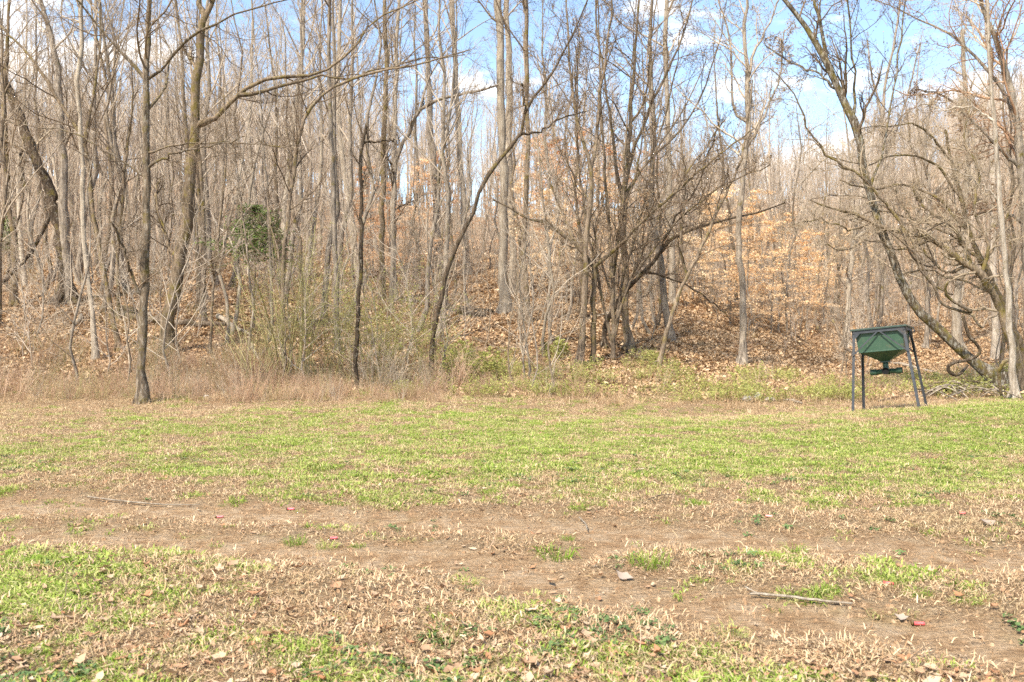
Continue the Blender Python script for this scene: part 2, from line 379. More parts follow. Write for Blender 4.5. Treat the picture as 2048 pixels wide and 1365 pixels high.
# ------------------------------------------------------------------ geometry-node scatter (only for the uncountable)
def scatter(name, label, cat, pts, rotz, scl, protos, tilt=None):
    n = len(pts)
    me = bpy.data.meshes.new(name); me.vertices.add(n); me.vertices.foreach_set('co', np.asarray(pts, np.float32).ravel())
    rot = np.zeros((n, 3), np.float32); rot[:, 2] = rotz
    if tilt is not None: rot[:, :2] = tilt
    a = me.attributes.new('rot', 'FLOAT_VECTOR', 'POINT'); a.data.foreach_set('vector', rot.ravel())
    a = me.attributes.new('scl', 'FLOAT', 'POINT'); a.data.foreach_set('value', np.asarray(scl, np.float32))
    a = me.attributes.new('pick', 'INT', 'POINT'); a.data.foreach_set('value', RS.randint(0, len(protos), n).astype(np.int32))
    c = bpy.data.collections.new(name+'_kinds')
    for i, p in enumerate(protos):
        o = bpy.data.objects.new('%s_kind_%02d' % (name, i), p); c.objects.link(o)
    o = link(name, me)
    ng = bpy.data.node_groups.new(name, 'GeometryNodeTree')
    ng.interface.new_socket('Geometry', in_out='INPUT', socket_type='NodeSocketGeometry')
    ng.interface.new_socket('Geometry', in_out='OUTPUT', socket_type='NodeSocketGeometry')
    gi = ng.nodes.new('NodeGroupInput'); go = ng.nodes.new('NodeGroupOutput')
    mp_ = ng.nodes.new('GeometryNodeMeshToPoints')
    iop = ng.nodes.new('GeometryNodeInstanceOnPoints'); ci = ng.nodes.new('GeometryNodeCollectionInfo')
    ci.inputs['Collection'].default_value = c; ci.inputs['Separate Children'].default_value = True; ci.inputs['Reset Children'].default_value = True
    def na(nm_, ty):
        k = ng.nodes.new('GeometryNodeInputNamedAttribute'); k.data_type = ty; k.inputs['Name'].default_value = nm_
        return [s for s in k.outputs if s.enabled and s.name == 'Attribute'][0]
    iop.inputs['Pick Instance'].default_value = True
    ng.links.new(gi.outputs[0], mp_.inputs[0]); ng.links.new(mp_.outputs[0], iop.inputs['Points'])
    ng.links.new(ci.outputs[0], iop.inputs['Instance'])
    ng.links.new(na('pick', 'INT'), iop.inputs['Instance Index'])
    e2r = ng.nodes.new('FunctionNodeEulerToRotation'); ng.links.new(na('rot', 'FLOAT_VECTOR'), e2r.inputs[0])
    ng.links.new(e2r.outputs[0], iop.inputs['Rotation'])
    ng.links.new(na('scl', 'FLOAT'), iop.inputs['Scale'])
    ng.links.new(iop.outputs[0], go.inputs[0])
    md = o.modifiers.new('scatter', 'NODES'); md.node_group = ng
    tag(o, label, cat, kind='stuff')
    return o
def rand_pts(n, d0, d1, umin=-0.60, umax=0.60, power=1.0):
    """points of the view wedge, even per square metre when power=1"""
    r = RS.rand(n); D = (d0**(2*power)+(d1**(2*power)-d0**(2*power))*r)**(0.5/power)
    return (umin+(umax-umin)*RS.rand(n))*D, D
def blades(n, rad, h0, h1, w, lean, mat, seg=2, squash=1.0):
    G = Geo()
    a = RS.rand(n)*2*PI; r = rad*np.sqrt(RS.rand(n)); base = np.stack([r*np.cos(a), r*np.sin(a), np.full(n, -0.01)], -1)
    az = a+RS.randn(n)*0.8; hh = h0+(h1-h0)*RS.rand(n)
    ln = np.abs(lean*(0.5+RS.rand(n)))
    out = np.stack([np.cos(az), np.sin(az), np.zeros(n)], -1); side = np.stack([-np.sin(az+RS.randn(n)), np.cos(az), np.zeros(n)], -1)*w/2
    mid = base+out*(hh*np.sin(ln*0.5)*0.5)[:, None]+np.array([0, 0, 1])*(hh*0.55*np.cos(ln*0.4))[:, None]
    tip = base+out*(hh*np.sin(ln))[:, None]+np.array([0, 0, 1])*(hh*np.cos(ln)).clip(0.01)[:, None]
    V = np.stack([base-side, base+side, mid+side*0.8, mid-side*0.8, tip], 1).reshape(-1, 3)
    V[:, 2] = np.where(V[:, 2] > 0, V[:, 2]*squash+0.004*RS.rand(len(V)), V[:, 2])
    i = np.arange(n)*5
    G.add(V, [np.stack([i, i+1, i+2, i+3], -1), np.stack([i+3, i+2, i+4], -1)])
    return G.mesh('tuft', mat)
def leaf_mesh(L, W, curl, mat, lobed=False):
    # a curled leaf: midrib of 5 points, edge either side
    t = np.linspace(0, 1, 5)
    wprof = np.array([0.05, 0.8, 1.0, 0.65, 0.03])*W/2*(1+0.25*RS.randn(5)).clip(0.4)
    if lobed: wprof[1::2] *= 0.45
    x = (t-0.5)*L; z = curl*((t-0.5)**2)*4*L*0.5+RS.randn(5)*0.05*L
    zc = z+0; ze = z+curl*W*0.5*(0.4+RS.rand(5))
    ze2 = z+curl*W*0.5*(0.2+RS.rand(5))
    mn = min(zc.min(), ze.min(), ze2.min())
    V = np.concatenate([np.stack([x, wprof, ze-mn], -1), np.stack([x, 0*x, zc-mn], -1), np.stack([x, -wprof, ze2-mn], -1)])
    i = np.arange(4)
    G = Geo(); G.add(V, [np.concatenate([np.stack([i, i+5, i+6, i+1], -1), np.stack([i+5, i+10, i+11, i+6], -1)])])
    return G.mesh('fallen_leaf', mat)

def zof(x, y, dz=0.0): return np.stack([x, y, H(x, y)+dz], -1)
# green grass
tuftsA = [blades(15, 0.065, 0.015, 0.07, 0.008, 1.25, M['grass']) for _ in range(12)]
x, y = rand_pts(170000, 3.4, 25.5, power=0.72)
keep = RS.rand(len(x)) < green(x, y)*0.95
x, y = x[keep], y[keep]
sc = (0.7+0.7*RS.rand(len(x)))*(0.85+0.006*y)*(0.55+0.9*fbm(x*2, y*2, 91, 2))
scatter('green_grass', 'short bright green grass growing in patches across the field', 'grass', zof(x, y), RS.rand(len(x))*6.28, sc, tuftsA)
# dry thatch
tuftsB = [blades(9, 0.11, 0.02, 0.11, 0.0042, 2.0, M['straw'], squash=0.6) for _ in range(14)]
x, y = rand_pts(150000, 3.3, 26, power=0.7)
keep = RS.rand(len(x)) < (0.72-0.95*np.minimum(1, 1.3*tracks(x, y))-0.35*green(x, y)).clip(0)*sstep(0.25, 0.75, fbm(x*2.2, y*2.2, 63))*1.25
x, y = x[keep], y[keep]
scatter('dry_thatch', 'flattened dry tan grass lying between the green patches', 'dry grass', zof(x, y), RS.rand(len(x))*6.28,
        (0.5+0.8*RS.rand(len(x)))*(0.8+0.008*y), tuftsB, RS.randn(len(x), 2)*0.25)
mbf = tinted('brown_fibre', [(0, (0.14, 0.075, 0.035)), (0.35, (0.38, 0.235, 0.125)), (0.7, (0.60, 0.43, 0.26)), (1, (0.70, 0.54, 0.35))], 0.9)
tuftsD = [blades(12, 0.12, 0.015, 0.09, 0.005, 2.6, mbf, squash=0.5) for _ in range(12)]
x, y = rand_pts(130000, 3.3, 24, power=0.62)
keep = RS.rand(len(x)) < (0.95-0.9*np.minimum(1, 1.3*tracks(x, y)))*sstep(0.2, 0.7, fbm(x*3, y*3, 163))*(1-0.85*np.minimum(1, 1.3*green(x, y))); x, y = x[keep], y[keep]
scatter('trampled_thatch', 'short brown trampled fibres of dead grass on the bare soil', 'dead grass', zof(x, y, -0.004), RS.rand(len(x))*6.28,
        0.5+0.7*RS.rand(len(x)), tuftsD, RS.randn(len(x), 2)*0.3)
# tall dry grass at the wood's edge
mtall = tinted('dead_tall_grass', [(0, (0.22, 0.13, 0.065)), (0.5, (0.46, 0.31, 0.175)), (1, (0.66, 0.50, 0.32))], 0.8, 0.15)
tuftsC = [blades(20, 0.2, 0.08, 0.42, 0.006, 1.1, mtall) for _ in range(9)]
x, y = rand_pts(9000, 19.5, 31, -0.6, 0.6)
X_ = 1024+F*x/y
edge = 21.6+1.5*(fbm(x*0.5, x*0+3.3, 8)-0.5)
dens = np.exp(-((y-edge-0.5)/1.2)**2)*np.where(X_ < 850, 0.8, np.where(X_ < 1400, 0.35, 0.12))+0.12*(y > 22)
keep = RS.rand(len(x)) < dens*1.6*sstep(0.35, 0.7, fbm(x*0.9, y*0.9, 55)); x, y = x[keep], y[keep]
scatter('tall_dry_grass', 'tall tan dead grass along the edge of the wood', 'dry grass', zof(x, y), RS.rand(len(x))*6.28, 0.55+0.7*RS.rand(len(x)), tuftsC)
# leaves
leavesN = [leaf_mesh(0.05+0.045*RS.rand(), 0.025+0.03*RS.rand(), 0.35*RS.rand()+0.05, M['leafn'], k % 2) for k in range(8)]
leavesF = [leaf_mesh(0.085+0.04*RS.rand(), 0.055+0.035*RS.rand(), 0.6*RS.rand()+0.1, M['leaf'], k % 2) for k in range(8)]
x, y = rand_pts(60000, 3.5, 24, power=0.45)
Ld = np.where(y < 5.2, 1.4, np.where(y < 7.0, 0.45, 0.33))*(1-0.93*tracks(x, y))*np.where((x/y < 0.15) | (y < 4.8), 1.0, 0.25)
keep = RS.rand(len(x)) < Ld*(0.25+1.2*fbm(x*1.2, y*1.2, 15)); x, y = x[keep], y[keep]
scatter('leaf_scatter', 'dry brown leaves strewn over the grass and dirt', 'leaves', zof(x, y, 0.012), RS.rand(len(x))*6.28, 0.35+0.6*RS.rand(len(x))**2, leavesN, RS.randn(len(x), 2)*0.25)
x, y = rand_pts(210000, 22.5, 75, power=0.5)
keep = RS.rand(len(x)) < sstep(22.5, 25, y+(fbm(x*.5, y*.5, 40)-.5)*3)*(0.55+0.6*fbm(x*0.7, y*0.7, 71)); x, y = x[keep], y[keep]
scatter('leaf_litter', 'brown leaf litter carpeting the wooded bank', 'leaf litter', zof(x, y, 0.02), RS.rand(len(x))*6.28, (0.8+0.8*RS.rand(len(x)))*(0.7+y*0.012), leavesF, RS.randn(len(x), 2)*0.4)
# clods and stones of the dirt tracks
def clod():
    n = 6; G = Geo()
    th = np.arange(n)*2*PI/n
    r = 0.5*(0.7+0.5*RS.rand(n)); r2 = r*(0.4+0.3*RS.rand(n))
    V = np.concatenate([np.stack([r*np.cos(th), r*np.sin(th), np.full(n, -0.15)], -1), np.stack([r2*np.cos(th+.3)+0.1*RS.randn(), r2*np.sin(th+.3), 0.2+0.35*RS.rand(n)], -1)])
    i = np.arange(n); j = (i+1) % n
    G.add(V, [np.stack([i, j, j+n, i+n], -1), (i+n)[None]]); return G
mcl = tinted('soil_crumb', [(0, (0.16, 0.09, 0.045)), (0.6, (0.36, 0.23, 0.13)), (1, (0.50, 0.36, 0.23))], 0.95)
clods = [clod().mesh('clod', mcl, False) for _ in range(5)]
x, y = rand_pts(52000, 3.4, 20, power=0.6)
keep = RS.rand(len(x)) < (1-green(x, y))*(0.15+0.7*fbm(x*2, y*2, 33)); x, y = x[keep], y[keep]
scatter('soil_crumbs', 'crumbs of brown soil scattered on the dirt tracks', 'soil', zof(x, y), RS.rand(len(x))*6.28, 0.008+0.03*RS.rand(len(x))**4, clods)
# dark low weeds near the camera
def weed():
    G = Geo()
    for k in range(14):
        a = RS.rand()*6.28; r = 0.02+0.07*RS.rand(); w = 0.012+0.012*RS.rand(); c = np.array([r*math.cos(a), r*math.sin(a), 0.015+0.035*RS.rand()])
        th = np.arange(5)*2*PI/5+RS.rand(); G.add(np.stack([c[0]+w*np.cos(th), c[1]+w*np.sin(th), c[2]+w*0.5*RS.randn(5)], -1), [np.arange(5)[None]])
    return G.mesh('weed', M['weed'], False)
weeds = [weed() for _ in range(4)]
x, y = rand_pts(12000, 3.5, 12, power=0.5)
keep = RS.rand(len(x)) < sstep(0.52, 0.7, fbm(x*1.4, y*1.4, 122))*(1-0.9*tracks(x, y))*np.where(y < 5.5, 0.45, 0.14); x, y = x[keep], y[keep]
scatter('low_weeds', 'dark green creeping weeds among the foreground leaves', 'weeds', zof(x, y), RS.rand(len(x))*6.28, 0.35+0.4*RS.rand(len(x)), weeds)

# ------------------------------------------------------------------ branching
def resample(pts, n):
    pts = np.asarray(pts, float)
    d = np.concatenate([[0], np.cumsum(np.linalg.norm(np.diff(pts[:, :3], axis=0), axis=1))])
    # Catmull-Rom through the points
    t = np.linspace(0, d[-1], n); out = np.empty((n, pts.shape[1]))
    k = np.clip(np.searchsorted(d, t, side='right')-1, 0, len(pts)-2)
    f = ((t-d[k])/np.maximum(d[k+1]-d[k], 1e-6))[:, None]
    p0 = pts[np.maximum(k-1, 0)]; p1 = pts[k]; p2 = pts[k+1]; p3 = pts[np.minimum(k+2, len(pts)-1)]
    return 0.5*((2*p1)+(-p0+p2)*f+(2*p0-5*p1+4*p2-p3)*f*f+(-p0+3*p1-3*p2+p3)*f**3)
def grow(Pp, R, c, t0, t1, L, ang, n, wig, up, rr=0.55, rtip=0.3, rmax=1, rmin=0.002, flat=0.0):
    Mn, n0 = Pp.shape[:2]
    t = t0+(t1-t0)*((np.arange(c)[None]+RS.rand(Mn, c))/c)
    f = t*(n0-1); i = np.minimum(np.floor(f).astype(int), n0-2); fr = (f-i)[..., None]
    m_ = np.arange(Mn)[:, None]
    a, b_ = Pp[m_, i], Pp[m_, i+1]
    pos = a+(b_-a)*fr; tan = norm(b_-a)
    rad = R[m_, i]*(1-fr[..., 0])+R[m_, i+1]*fr[..., 0]
    plen = np.linalg.norm(np.diff(Pp, axis=1), axis=-1).sum(1)[:, None]
    LL = (L(t, plen) if callable(L) else L*plen*(1-0.55*t))*(0.6+0.7*RS.rand(Mn, c))
    v = RS.randn(Mn, c, 3); v[..., 2] *= (1-flat); v -= np.sum(v*tan, -1, keepdims=True)*tan; v = norm(v)
    an = (ang*(0.7+0.6*RS.rand(Mn, c)))[..., None]
    d = norm(np.cos(an)*tan+np.sin(an)*v)
    K = Mn*c
    d = d.reshape(K, 3); pos = pos.reshape(K, 3); LL = LL.reshape(K); rad = np.minimum(np.clip(rad.reshape(K)*rr, rmin, rmax), 0.05*LL+rmin)
    out = np.empty((K, n, 3)); out[:, 0] = pos
    for s in range(1, n):
        d = norm(d+RS.randn(K, 3)*wig+np.array([0, 0, up])); out[:, s] = out[:, s-1]+d*(LL/(n-1))[:, None]
    Ro = rad[:, None]*np.linspace(1, rtip, n)[None]
    return out, Ro
def leaf_quads(G, tips, size, mat, flat=0.6, per=3, spread=0.25):
    K = len(tips)*per; c = np.repeat(tips, per, axis=0)+RS.randn(K, 3)*np.array([spread, spread, spread*0.22])
    a = norm(RS.randn(K, 3)*np.array([1, 1, 0.4])); b_ = RS.randn(K, 3)*np.array([1, 1, 1-flat]); b_ = norm(b_-np.sum(a*b_, -1, keepdims=True)*a)
    s = (size*(0.6+0.8*RS.rand(K)))[:, None]
    V = np.stack([c-a*s, c+b_*s*0.5, c+a*s, c-b_*s*0.5], 1).reshape(-1, 3)
    G.add(V, [np.arange(K*4).reshape(-1, 4)], mat)

def twiggery(Pp, R, G, cfg, tm=0, bm=None):
    """fills G with smaller and smaller branches out of the given limbs"""
    lv = cfg
    for q, (c, t0, L, ang, n, wig, up, k) in enumerate(lv):
        Pp, R = grow(Pp, R, c, t0, 1.0, L, ang, n, wig, up, rr=0.6, rmin=0.0028 if q < 2 else 0.0022)
        G.tubes(Pp, R, k, tm)
    return Pp, R

# ------------------------------------------------------------------ traced trees
def path3(pts, D, depth=0.0, extend=True):
    """pts: (X, Y, width px) -> world points + radii at distance D; depth: how far the far end lies behind"""
    n = len(pts); out = []
    for i, (X, Y, w) in enumerate(pts):
        Di = D+depth*(i/max(1, n-1))**1.3
        p = P(X, Y, Di); out.append([p[0], p[1], p[2], 0.9*w*Di/F/2])
    out = np.array(out)
    if extend and pts[-1][1] < 60:
        d = norm(out[-1, :3]-out[-2, :3]); r = out[-1, 3]; p = out[-1, :3]; m_ = max(3, int(r/0.012)); m_ = min(m_, 6)
        for s in range(m_):
            d = norm(d+np.array([RS.randn()*0.12, RS.randn()*0.2, 0.25])); p = p+d*1.3; r = max(r*0.68, 0.006)
            out = np.vstack([out, [*p, r]])
    return out
HEROES = []
def hero(label, pts, limbs=(), bm='brown', tm='dtwig', name='bare_tree', cat='tree', D=None, depth=0.0, dens=1.0, t0=0.3, twigL=1.0, flare=1.65, buds=0, group=None, up=0.06, limb_depth=None, nseg=32, wig=1.0):
    X0, Y0 = pts[0][0], pts[0][1]
    if D is None: D = hit(X0, Y0)
    tr = path3(pts, D, depth)
    tr[0, 2] = h1(tr[0, 0], tr[0, 1])-0.12
    base = np.array([tr[0, 0], tr[0, 1], tr[0, 2]+0.12])
    c = resample(tr, nseg); c[:, 3] = c[:, 3].clip(0.004)
    c[0, 3] *= flare; c[1, 3] *= 1+(flare-1)*0.35
    c[1:-1, :3] += RS.randn(nseg-2, 3)*(c[1:-1, 3:4]*0.2+0.004); c[2:, 3] *= 1+0.07*RS.randn(nseg-2)
    root = empty(name, base, label, cat, group)
    G = Geo(); loc = c.copy(); loc[:, :3] -= base
    G.tubes(loc[:, :3], loc[:, 3], 10); link('trunk', G.mesh('trunk', M[bm]), root)
    polys = [(loc[None, :, :3], loc[None, :, 3])]
    lims = []
    for li, lp in enumerate(limbs):
        # start of the limb sits in the trunk (or in an earlier limb)
        ld = (limb_depth[li] if limb_depth else RS.uniform(-1.6, 1.6))
        sx, sy, _ = lp[0]
        cand = np.concatenate([resample(tr, 80)]+[resample(q, 40) for q in lims])
        px = 1024+F*cand[:, 0]/cand[:, 1]; py = HOR+(EYE-cand[:, 2])*F/cand[:, 1]
        k = np.argmin((px-sx)**2+(py-sy)**2)
        q = path3(lp, cand[k, 1], ld); q[0, :3] = cand[k, :3]; q[0, 3] = min(q[0, 3]*1.3, cand[k, 3]*0.95)
        lims.append(q)
        cl = resample(q, 20); cl[:, 3] = cl[:, 3].clip(0.003)*(1+0.08*RS.randn(20))
        cl[1:-1, :3] += RS.randn(18, 3)*0.024
        cl[:, :3] -= base
        G = Geo(); G.tubes(cl[:, :3], cl[:, 3], 7); link('limb', G.mesh('limb', M[bm]), root)
        polys.append((cl[None, :, :3], cl[None, :, 3]))
    G = Geo()
    # side branches of the trunk
    hgt = tr[-1, 2]-tr[0, 2]
    GR = Geo(); nr = 5; ra_ = RS.rand()*6.28+np.arange(nr)*6.28/nr; r0_ = loc[0, 3]/flare     # root flare
    for a_ in ra_:
        dv = np.array([math.cos(a_), math.sin(a_), 0]); L_ = r0_*RS.uniform(0.7, 1.5)
        q_ = np.array([loc[0, :3]+np.array([0, 0, 0.12+r0_*2.2])+dv*r0_*0.3, dv*r0_*0.95+np.array([0, 0, 0.10+r0_*0.5]), dv*(r0_+L_*0.5)+np.array([0, 0, 0.0]), dv*(r0_+L_)+np.array([0, 0, -0.10])])
        GR.tubes(q_, np.array([0.45, 0.42, 0.3, 0.12])*r0_, 5)
    link('roots', GR.mesh('roots', M[bm]), root)
    c0 = max(5, int(15*dens))
    B1, R1 = grow(polys[0][0], polys[0][1], c0, t0, 0.99, lambda t, p: twigL*np.clip(hgt*0.30*(1.1-t), 0.6, 3.2), 0.8, 9, 0.15*wig, up, rr=0.42, rmax=0.045)
    G.tubes(B1, R1, 5)
    sets = [(B1, R1)]
    if lims:
        LP = np.concatenate([p for p, r in polys[1:]]); LR = np.concatenate([r for p, r in polys[1:]])
        B2, R2 = grow(LP, LR, max(4, int(12*dens)), 0.12, 1.0, lambda t, p: twigL*np.clip(p*0.38*(1.2-t), 0.4, 1.9), 0.8, 8, 0.19*wig, up, rr=0.5, rmax=0.02)
        G.tubes(B2, R2, 4); sets.append((B2, R2))
    tips = []
    for (pp, rr_) in sets:
        p2, r2 = grow(pp, rr_, 8, 0.12, 1.0, lambda t, p: np.clip(p*0.45*(1.1-0.6*t), 0.2, 1.1), 0.75, 6, 0.24*wig, up, rr=0.6, rmin=0.005)
        G.tubes(p2, r2, 3)
        p3, r3 = grow(p2, r2, 5, 0.15, 1.0, lambda t, p: np.clip(p*0.5, 0.12, 0.55), 0.7, 4, 0.28*wig, up, rr=0.7, rmin=0.0036, rtip=0.6)
        G.tubes(p3, r3, 3); tips.append(p3[:, -1]); tips.append(p3[:, 2]); tips.append(p3[:, 1]); tips.append(p2[:, -1])
    mats = [M[tm]]
    if buds:
        tp = np.concatenate(tips); tp = tp[RS.rand(len(tp)) < buds]
        leaf_quads(G, tp, 0.026, 1, 0.0, 1, 0.012); mats.append(M['bud'])
    link('crown', G.mesh('crown', mats), root)
    HEROES.append((base[0], base[1]))
    return root, D

hero('straight grey-barked tree rooted at the field edge on the left, lower trunk speckled pale',
     [(285,806,24),(284,690,20),(285,605,21),(287,537,21),(291,434,18),(294,308,15),(292,171,13),(295,85,12),(298,0,10),(301,-90,8)],
     [[(295,159,7),(239,99,6),(205,68,5),(178,34,4.5),(154,0,4),(130,-35,3)],
      [(302,162,8),(328,137,7),(362,92,6.5),(393,65,6),(427,48,5),(485,22,4),(564,3,3),(640,-20,2)],
      [(301,217,6),(318,195,5),(330,167,4.5),(333,137,4),(340,102,3.5),(333,82,3),(314,51,2)],
      [(301,311,5),(328,297,4.5),(362,289,4),(403,284,3.5),(478,287,3),(547,292,2.5),(598,290,1.5)],
      [(301,335,6),(335,314,5),(376,301,4.5),(444,289,3.5),(489,273,2)],
      [(290,355,5),(267,335,4.5),(239,321,4),(191,290,3.5),(147,267,3),(96,256,2.5),(34,250,2),(0,236,1.5)],
      [(278,597,7),(260,543,6),(239,475,5.5),(222,444,4)]], 'lichen', 'dtwig', dens=0.7, t0=0.5)
hero('thick mossy leaning trunk with a long limb reaching right, left of the photo centre',
     [(338,708,34),(345,639,29),(352,571,27),(356,516,28),(372,468,28),(379,400,25),(380,359,24),(390,256,22),(394,154,20),(401,85,18),(408,38,15),(425,0,12),(443,-60,10),(448,-150,8)],
     [[(403,253,14),(437,226,12),(478,188,11),(513,164,9.5),(547,155,8.5),(595,150,8),(636,147,7),(670,126,6),(714,90,5),(748,41,4),(834,2,3)],
      [(478,188,9),(520,184,8),(560,174,7),(608,161,6),(650,152,5.5),(700,160,5),(731,147,4),(783,137,3.5),(851,116,3),(930,110,2)],
      [(352,520,10),(338,499,8),(328,461,7),(314,417,6.5),(316,385,6),(319,359,4)],
      [(404,40,11),(397,0,9),(392,-70,6)],
      [(388,135,8),(378,112,6),(369,99,4)]], 'mossy', 'dtwig', dens=0.8, t0=0.55, limb_depth=[1.5,0.5,0.8,1,0.3])
hero('slender tree bending over to the right at mid height above the olive thicket',
     [(566,742,10),(566,571,9),(575,440,9),(585,362,9),(598,273,8.5),(612,232,8),(639,195,7),(670,174,6.5),(700,161,6),(770,140,5),(850,125,4),(940,100,2.5)],
     [[(584,370,5),(574,320,4),(560,260,3),(555,180,2)],[(568,560,5),(555,500,4),(540,440,3),(535,380,2)]], 'brown', 'dtwig', dens=1.0)
hero('grey tree whose top arches right in a low bow, centre left',
     [(783,625,11),(786,500,10),(792,325,10),(817,267,9),(841,219,8),(885,198,7),(936,186,6),(970,178,5),(1005,167,3)],
     [[(792,330,6),(786,260,5),(790,180,4),(800,100,3),(805,20,2)],[(841,219,5),(860,150,4),(905,90,3),(960,50,2)]], 'grey', 'dtwig')
hero('thin dark tree leaning strongly right, rooted at the brush line near the centre',
     [(861,772,10),(865,673,11),(882,591,11),(899,530,10),(919,482,10),(940,437,10),(970,362,9),(1008,308,9),(1042,270,8),(1052,219,6),(1080,181,5),(1104,150,4.5),(1145,70,3.5),(1175,0,3)],
     [[(1042,270,5),(1080,263,4),(1124,236,3.5),(1175,222,2)],[(1052,219,4),(1047,191,3.5),(1044,167,3)]], 'dark', 'dtwig', dens=0.7, t0=0.5)
hero('dark broken-topped snag with one short side branch, left of centre',
     [(712,779,11),(712,707,10),(720,537,9),(724,400,8),(721,342,8),(724,297,7),(733,253,6)],
     [[(733,284,5),(760,283,4),(789,280,3)]], 'dark', 'dtwig', dens=0.3, t0=0.6)
hero('upright dark mossy trunk standing just right of the broken snag',
     [(765,602,13),(764,468,12),(765,437,11.5),(767,308,11),(772,205,10.5),(773,103,10),(768,0,8),(766,-100,7)], (), 'mossy', 'dtwig', t0=0.45)
hero('pale speckled trunk directly beside the dark mossy trunk left of centre',
     [(790,600,12),(787,400,11),(790,250,9),(792,100,8),(800,-20,6)], (), 'pale', 'twig', t0=0.5)
hero('straight grey tree rising behind the green shrub, left of centre',
     [(674,706,13),(673,571,12),(668,437,11),(663,273,10),(658,137,9),(660,0,8),(662,-80,7)], (), 'grey', 'dtwig', t0=0.45)
hero('left one of the twin thick pale trunks in the centre of the wood',
     [(1008,626,24),(1005,537,20),(1008,437,19),(1005,273,18),(1001,137,17),(996,0,15),(994,-90,13)], (), 'pale', 'twig', t0=0.5, buds=0.5)
hero('right one of the twin pale trunks in the centre of the wood',
     [(1027,590,18),(1025,500,16),(1022,437,15),(1018,273,14),(1017,103,13),(1013,0,11),(1015,-90,9)], (), 'pale', 'twig', t0=0.5, buds=0.5)
hero('dark reddish-brown trunk just right of the twin pale trunks',
     [(1057,645,15),(1051,564,12),(1047,502,12),(1052,400,11),(1056,308,10),(1054,171,10),(1051,0,9)], (), 'brown', 'dtwig', t0=0.5, buds=0.5)
hero('pale straight trunk showing against a blue gap, left of the twin trunks',
     [(935,552,17),(926,400,14),(916,239,13),(909,103,12),(902,0,11),(900,-80,9)], (), 'pale', 'twig', t0=0.5)
hero('thick brown-grey trunk in the middle distance between the bowed tree and the blue gap',
     [(878,560,16),(870,393,14),(865,308,14),(858,171,13),(852,60,11),(850,-30,9)], (), 'grey', 'twig', t0=0.4)
hero('brown trunk at the left of the central tree clump, rooted in green weeds',
     [(1158,730,17),(1165,639,14),(1172,554,13),(1170,502,12),(1179,437,11),(1181,342,10),(1168,290,8),(1150,220,7),(1141,140,5),(1135,50,4),(1130,-20,3)],
     [[(1181,342,8),(1195,260,7),(1200,180,6),(1215,90,5),(1225,0,4)]], 'brown', 'dtwig', t0=0.45, buds=0.7)
hero('mossy forked tree with one branch arching left over the bank, central clump',
     [(1189,728,13),(1186,622,12),(1189,564,11),(1186,537,10),(1158,496,9),(1124,468,8),(1090,444,7),(1056,438,5),(1022,417,4),(985,400,2.5)],
     [[(1193,537,9),(1227,502,8),(1268,458,7),(1312,420,6),(1380,359,5),(1440,310,4),(1500,262,3)],
      [(1158,496,5),(1130,440,4),(1100,370,3.5),(1075,300,3),(1060,240,2)]], 'mossy', 'dtwig', t0=0.35, dens=1.1, limb_depth=[-0.8,1.0])
hero('dark curved tree sweeping low to the right out of the central clump',
     [(1208,697,16),(1212,652,12),(1240,598,11),(1275,557,10),(1316,513,9),(1343,479,8),(1380,461,7),(1450,440,5),(1520,425,4),(1570,405,2.5)],
     [[(1316,513,5),(1350,440,5),(1390,380,4),(1420,300,3),(1440,230,2)],[(1290,540,4),(1370,570,3.5),(1430,610,3),(1460,640,2)]], 'dark', 'dtwig', t0=0.3, dens=1.2)
hero('stout dark trunk at the heart of the central clump, fanning into many upright limbs',
     [(1258,700,19),(1251,605,16),(1247,502,15),(1246,434,14),(1254,342,12),(1261,239,9),(1268,140,7),(1275,40,5),(1280,-40,4)],
     [[(1247,434,9),(1232,330,8),(1222,240,6),(1205,130,5),(1190,20,4)],
      [(1254,342,8),(1280,270,7),(1312,190,6),(1346,120,5),(1375,40,4)],
      [(1261,250,6),(1290,200,5),(1300,120,4),(1310,20,3)],
      [(1250,400,7),(1290,330,6),(1350,270,5),(1400,200,4),(1430,110,3),(1450,20,2)]], 'brown', 'dtwig', t0=0.4, dens=0.9, buds=0.8)
hero('cluster of many slender stems fanning up from one base in the central clump',
     [(1225,722,9),(1226,650,8),(1224,560,7.5),(1218,460,7),(1210,340,6),(1202,220,5),(1198,100,4),(1196,0,3)],
     [[(1226,690,7),(1238,600,6.5),(1262,500,6),(1295,380,5),(1320,270,4),(1345,170,3),(1360,60,2)],
      [(1225,700,7),(1205,600,6),(1180,480,5.5),(1160,350,5),(1150,220,4),(1155,90,3)],
      [(1226,680,6),(1250,590,6),(1290,490,5),(1345,390,4.5),(1400,310,4),(1450,240,3)],
      [(1225,640,6),(1232,520,5.5),(1245,400,5),(1250,280,4),(1262,150,3),(1268,30,2)],
      [(1226,660,6),(1260,570,5),(1320,480,4.5),(1390,410,4),(1470,360,3),(1540,330,2)],
      [(1224,600,5),(1195,500,5),(1175,400,4),(1120,300,3.5),(1090,200,3),(1075,110,2)],
      [(1225,560,5),(1240,450,4.5),(1275,340,4),(1290,220,3),(1310,110,2)]], 'brown', 'dtwig', t0=0.35, dens=1.3, buds=0.7, limb_depth=[1,-1,1.5,0.6,-1.2,0.8,-0.5])
hero('tall pale trunk standing right of the central clump against the sky',
     [(1346,608,14),(1342,468,13),(1338,342,12),(1335,239,11),(1331,103,10),(1333,0,9),(1333,-80,8)], (), 'pale', 'twig', t0=0.45, buds=0.8)
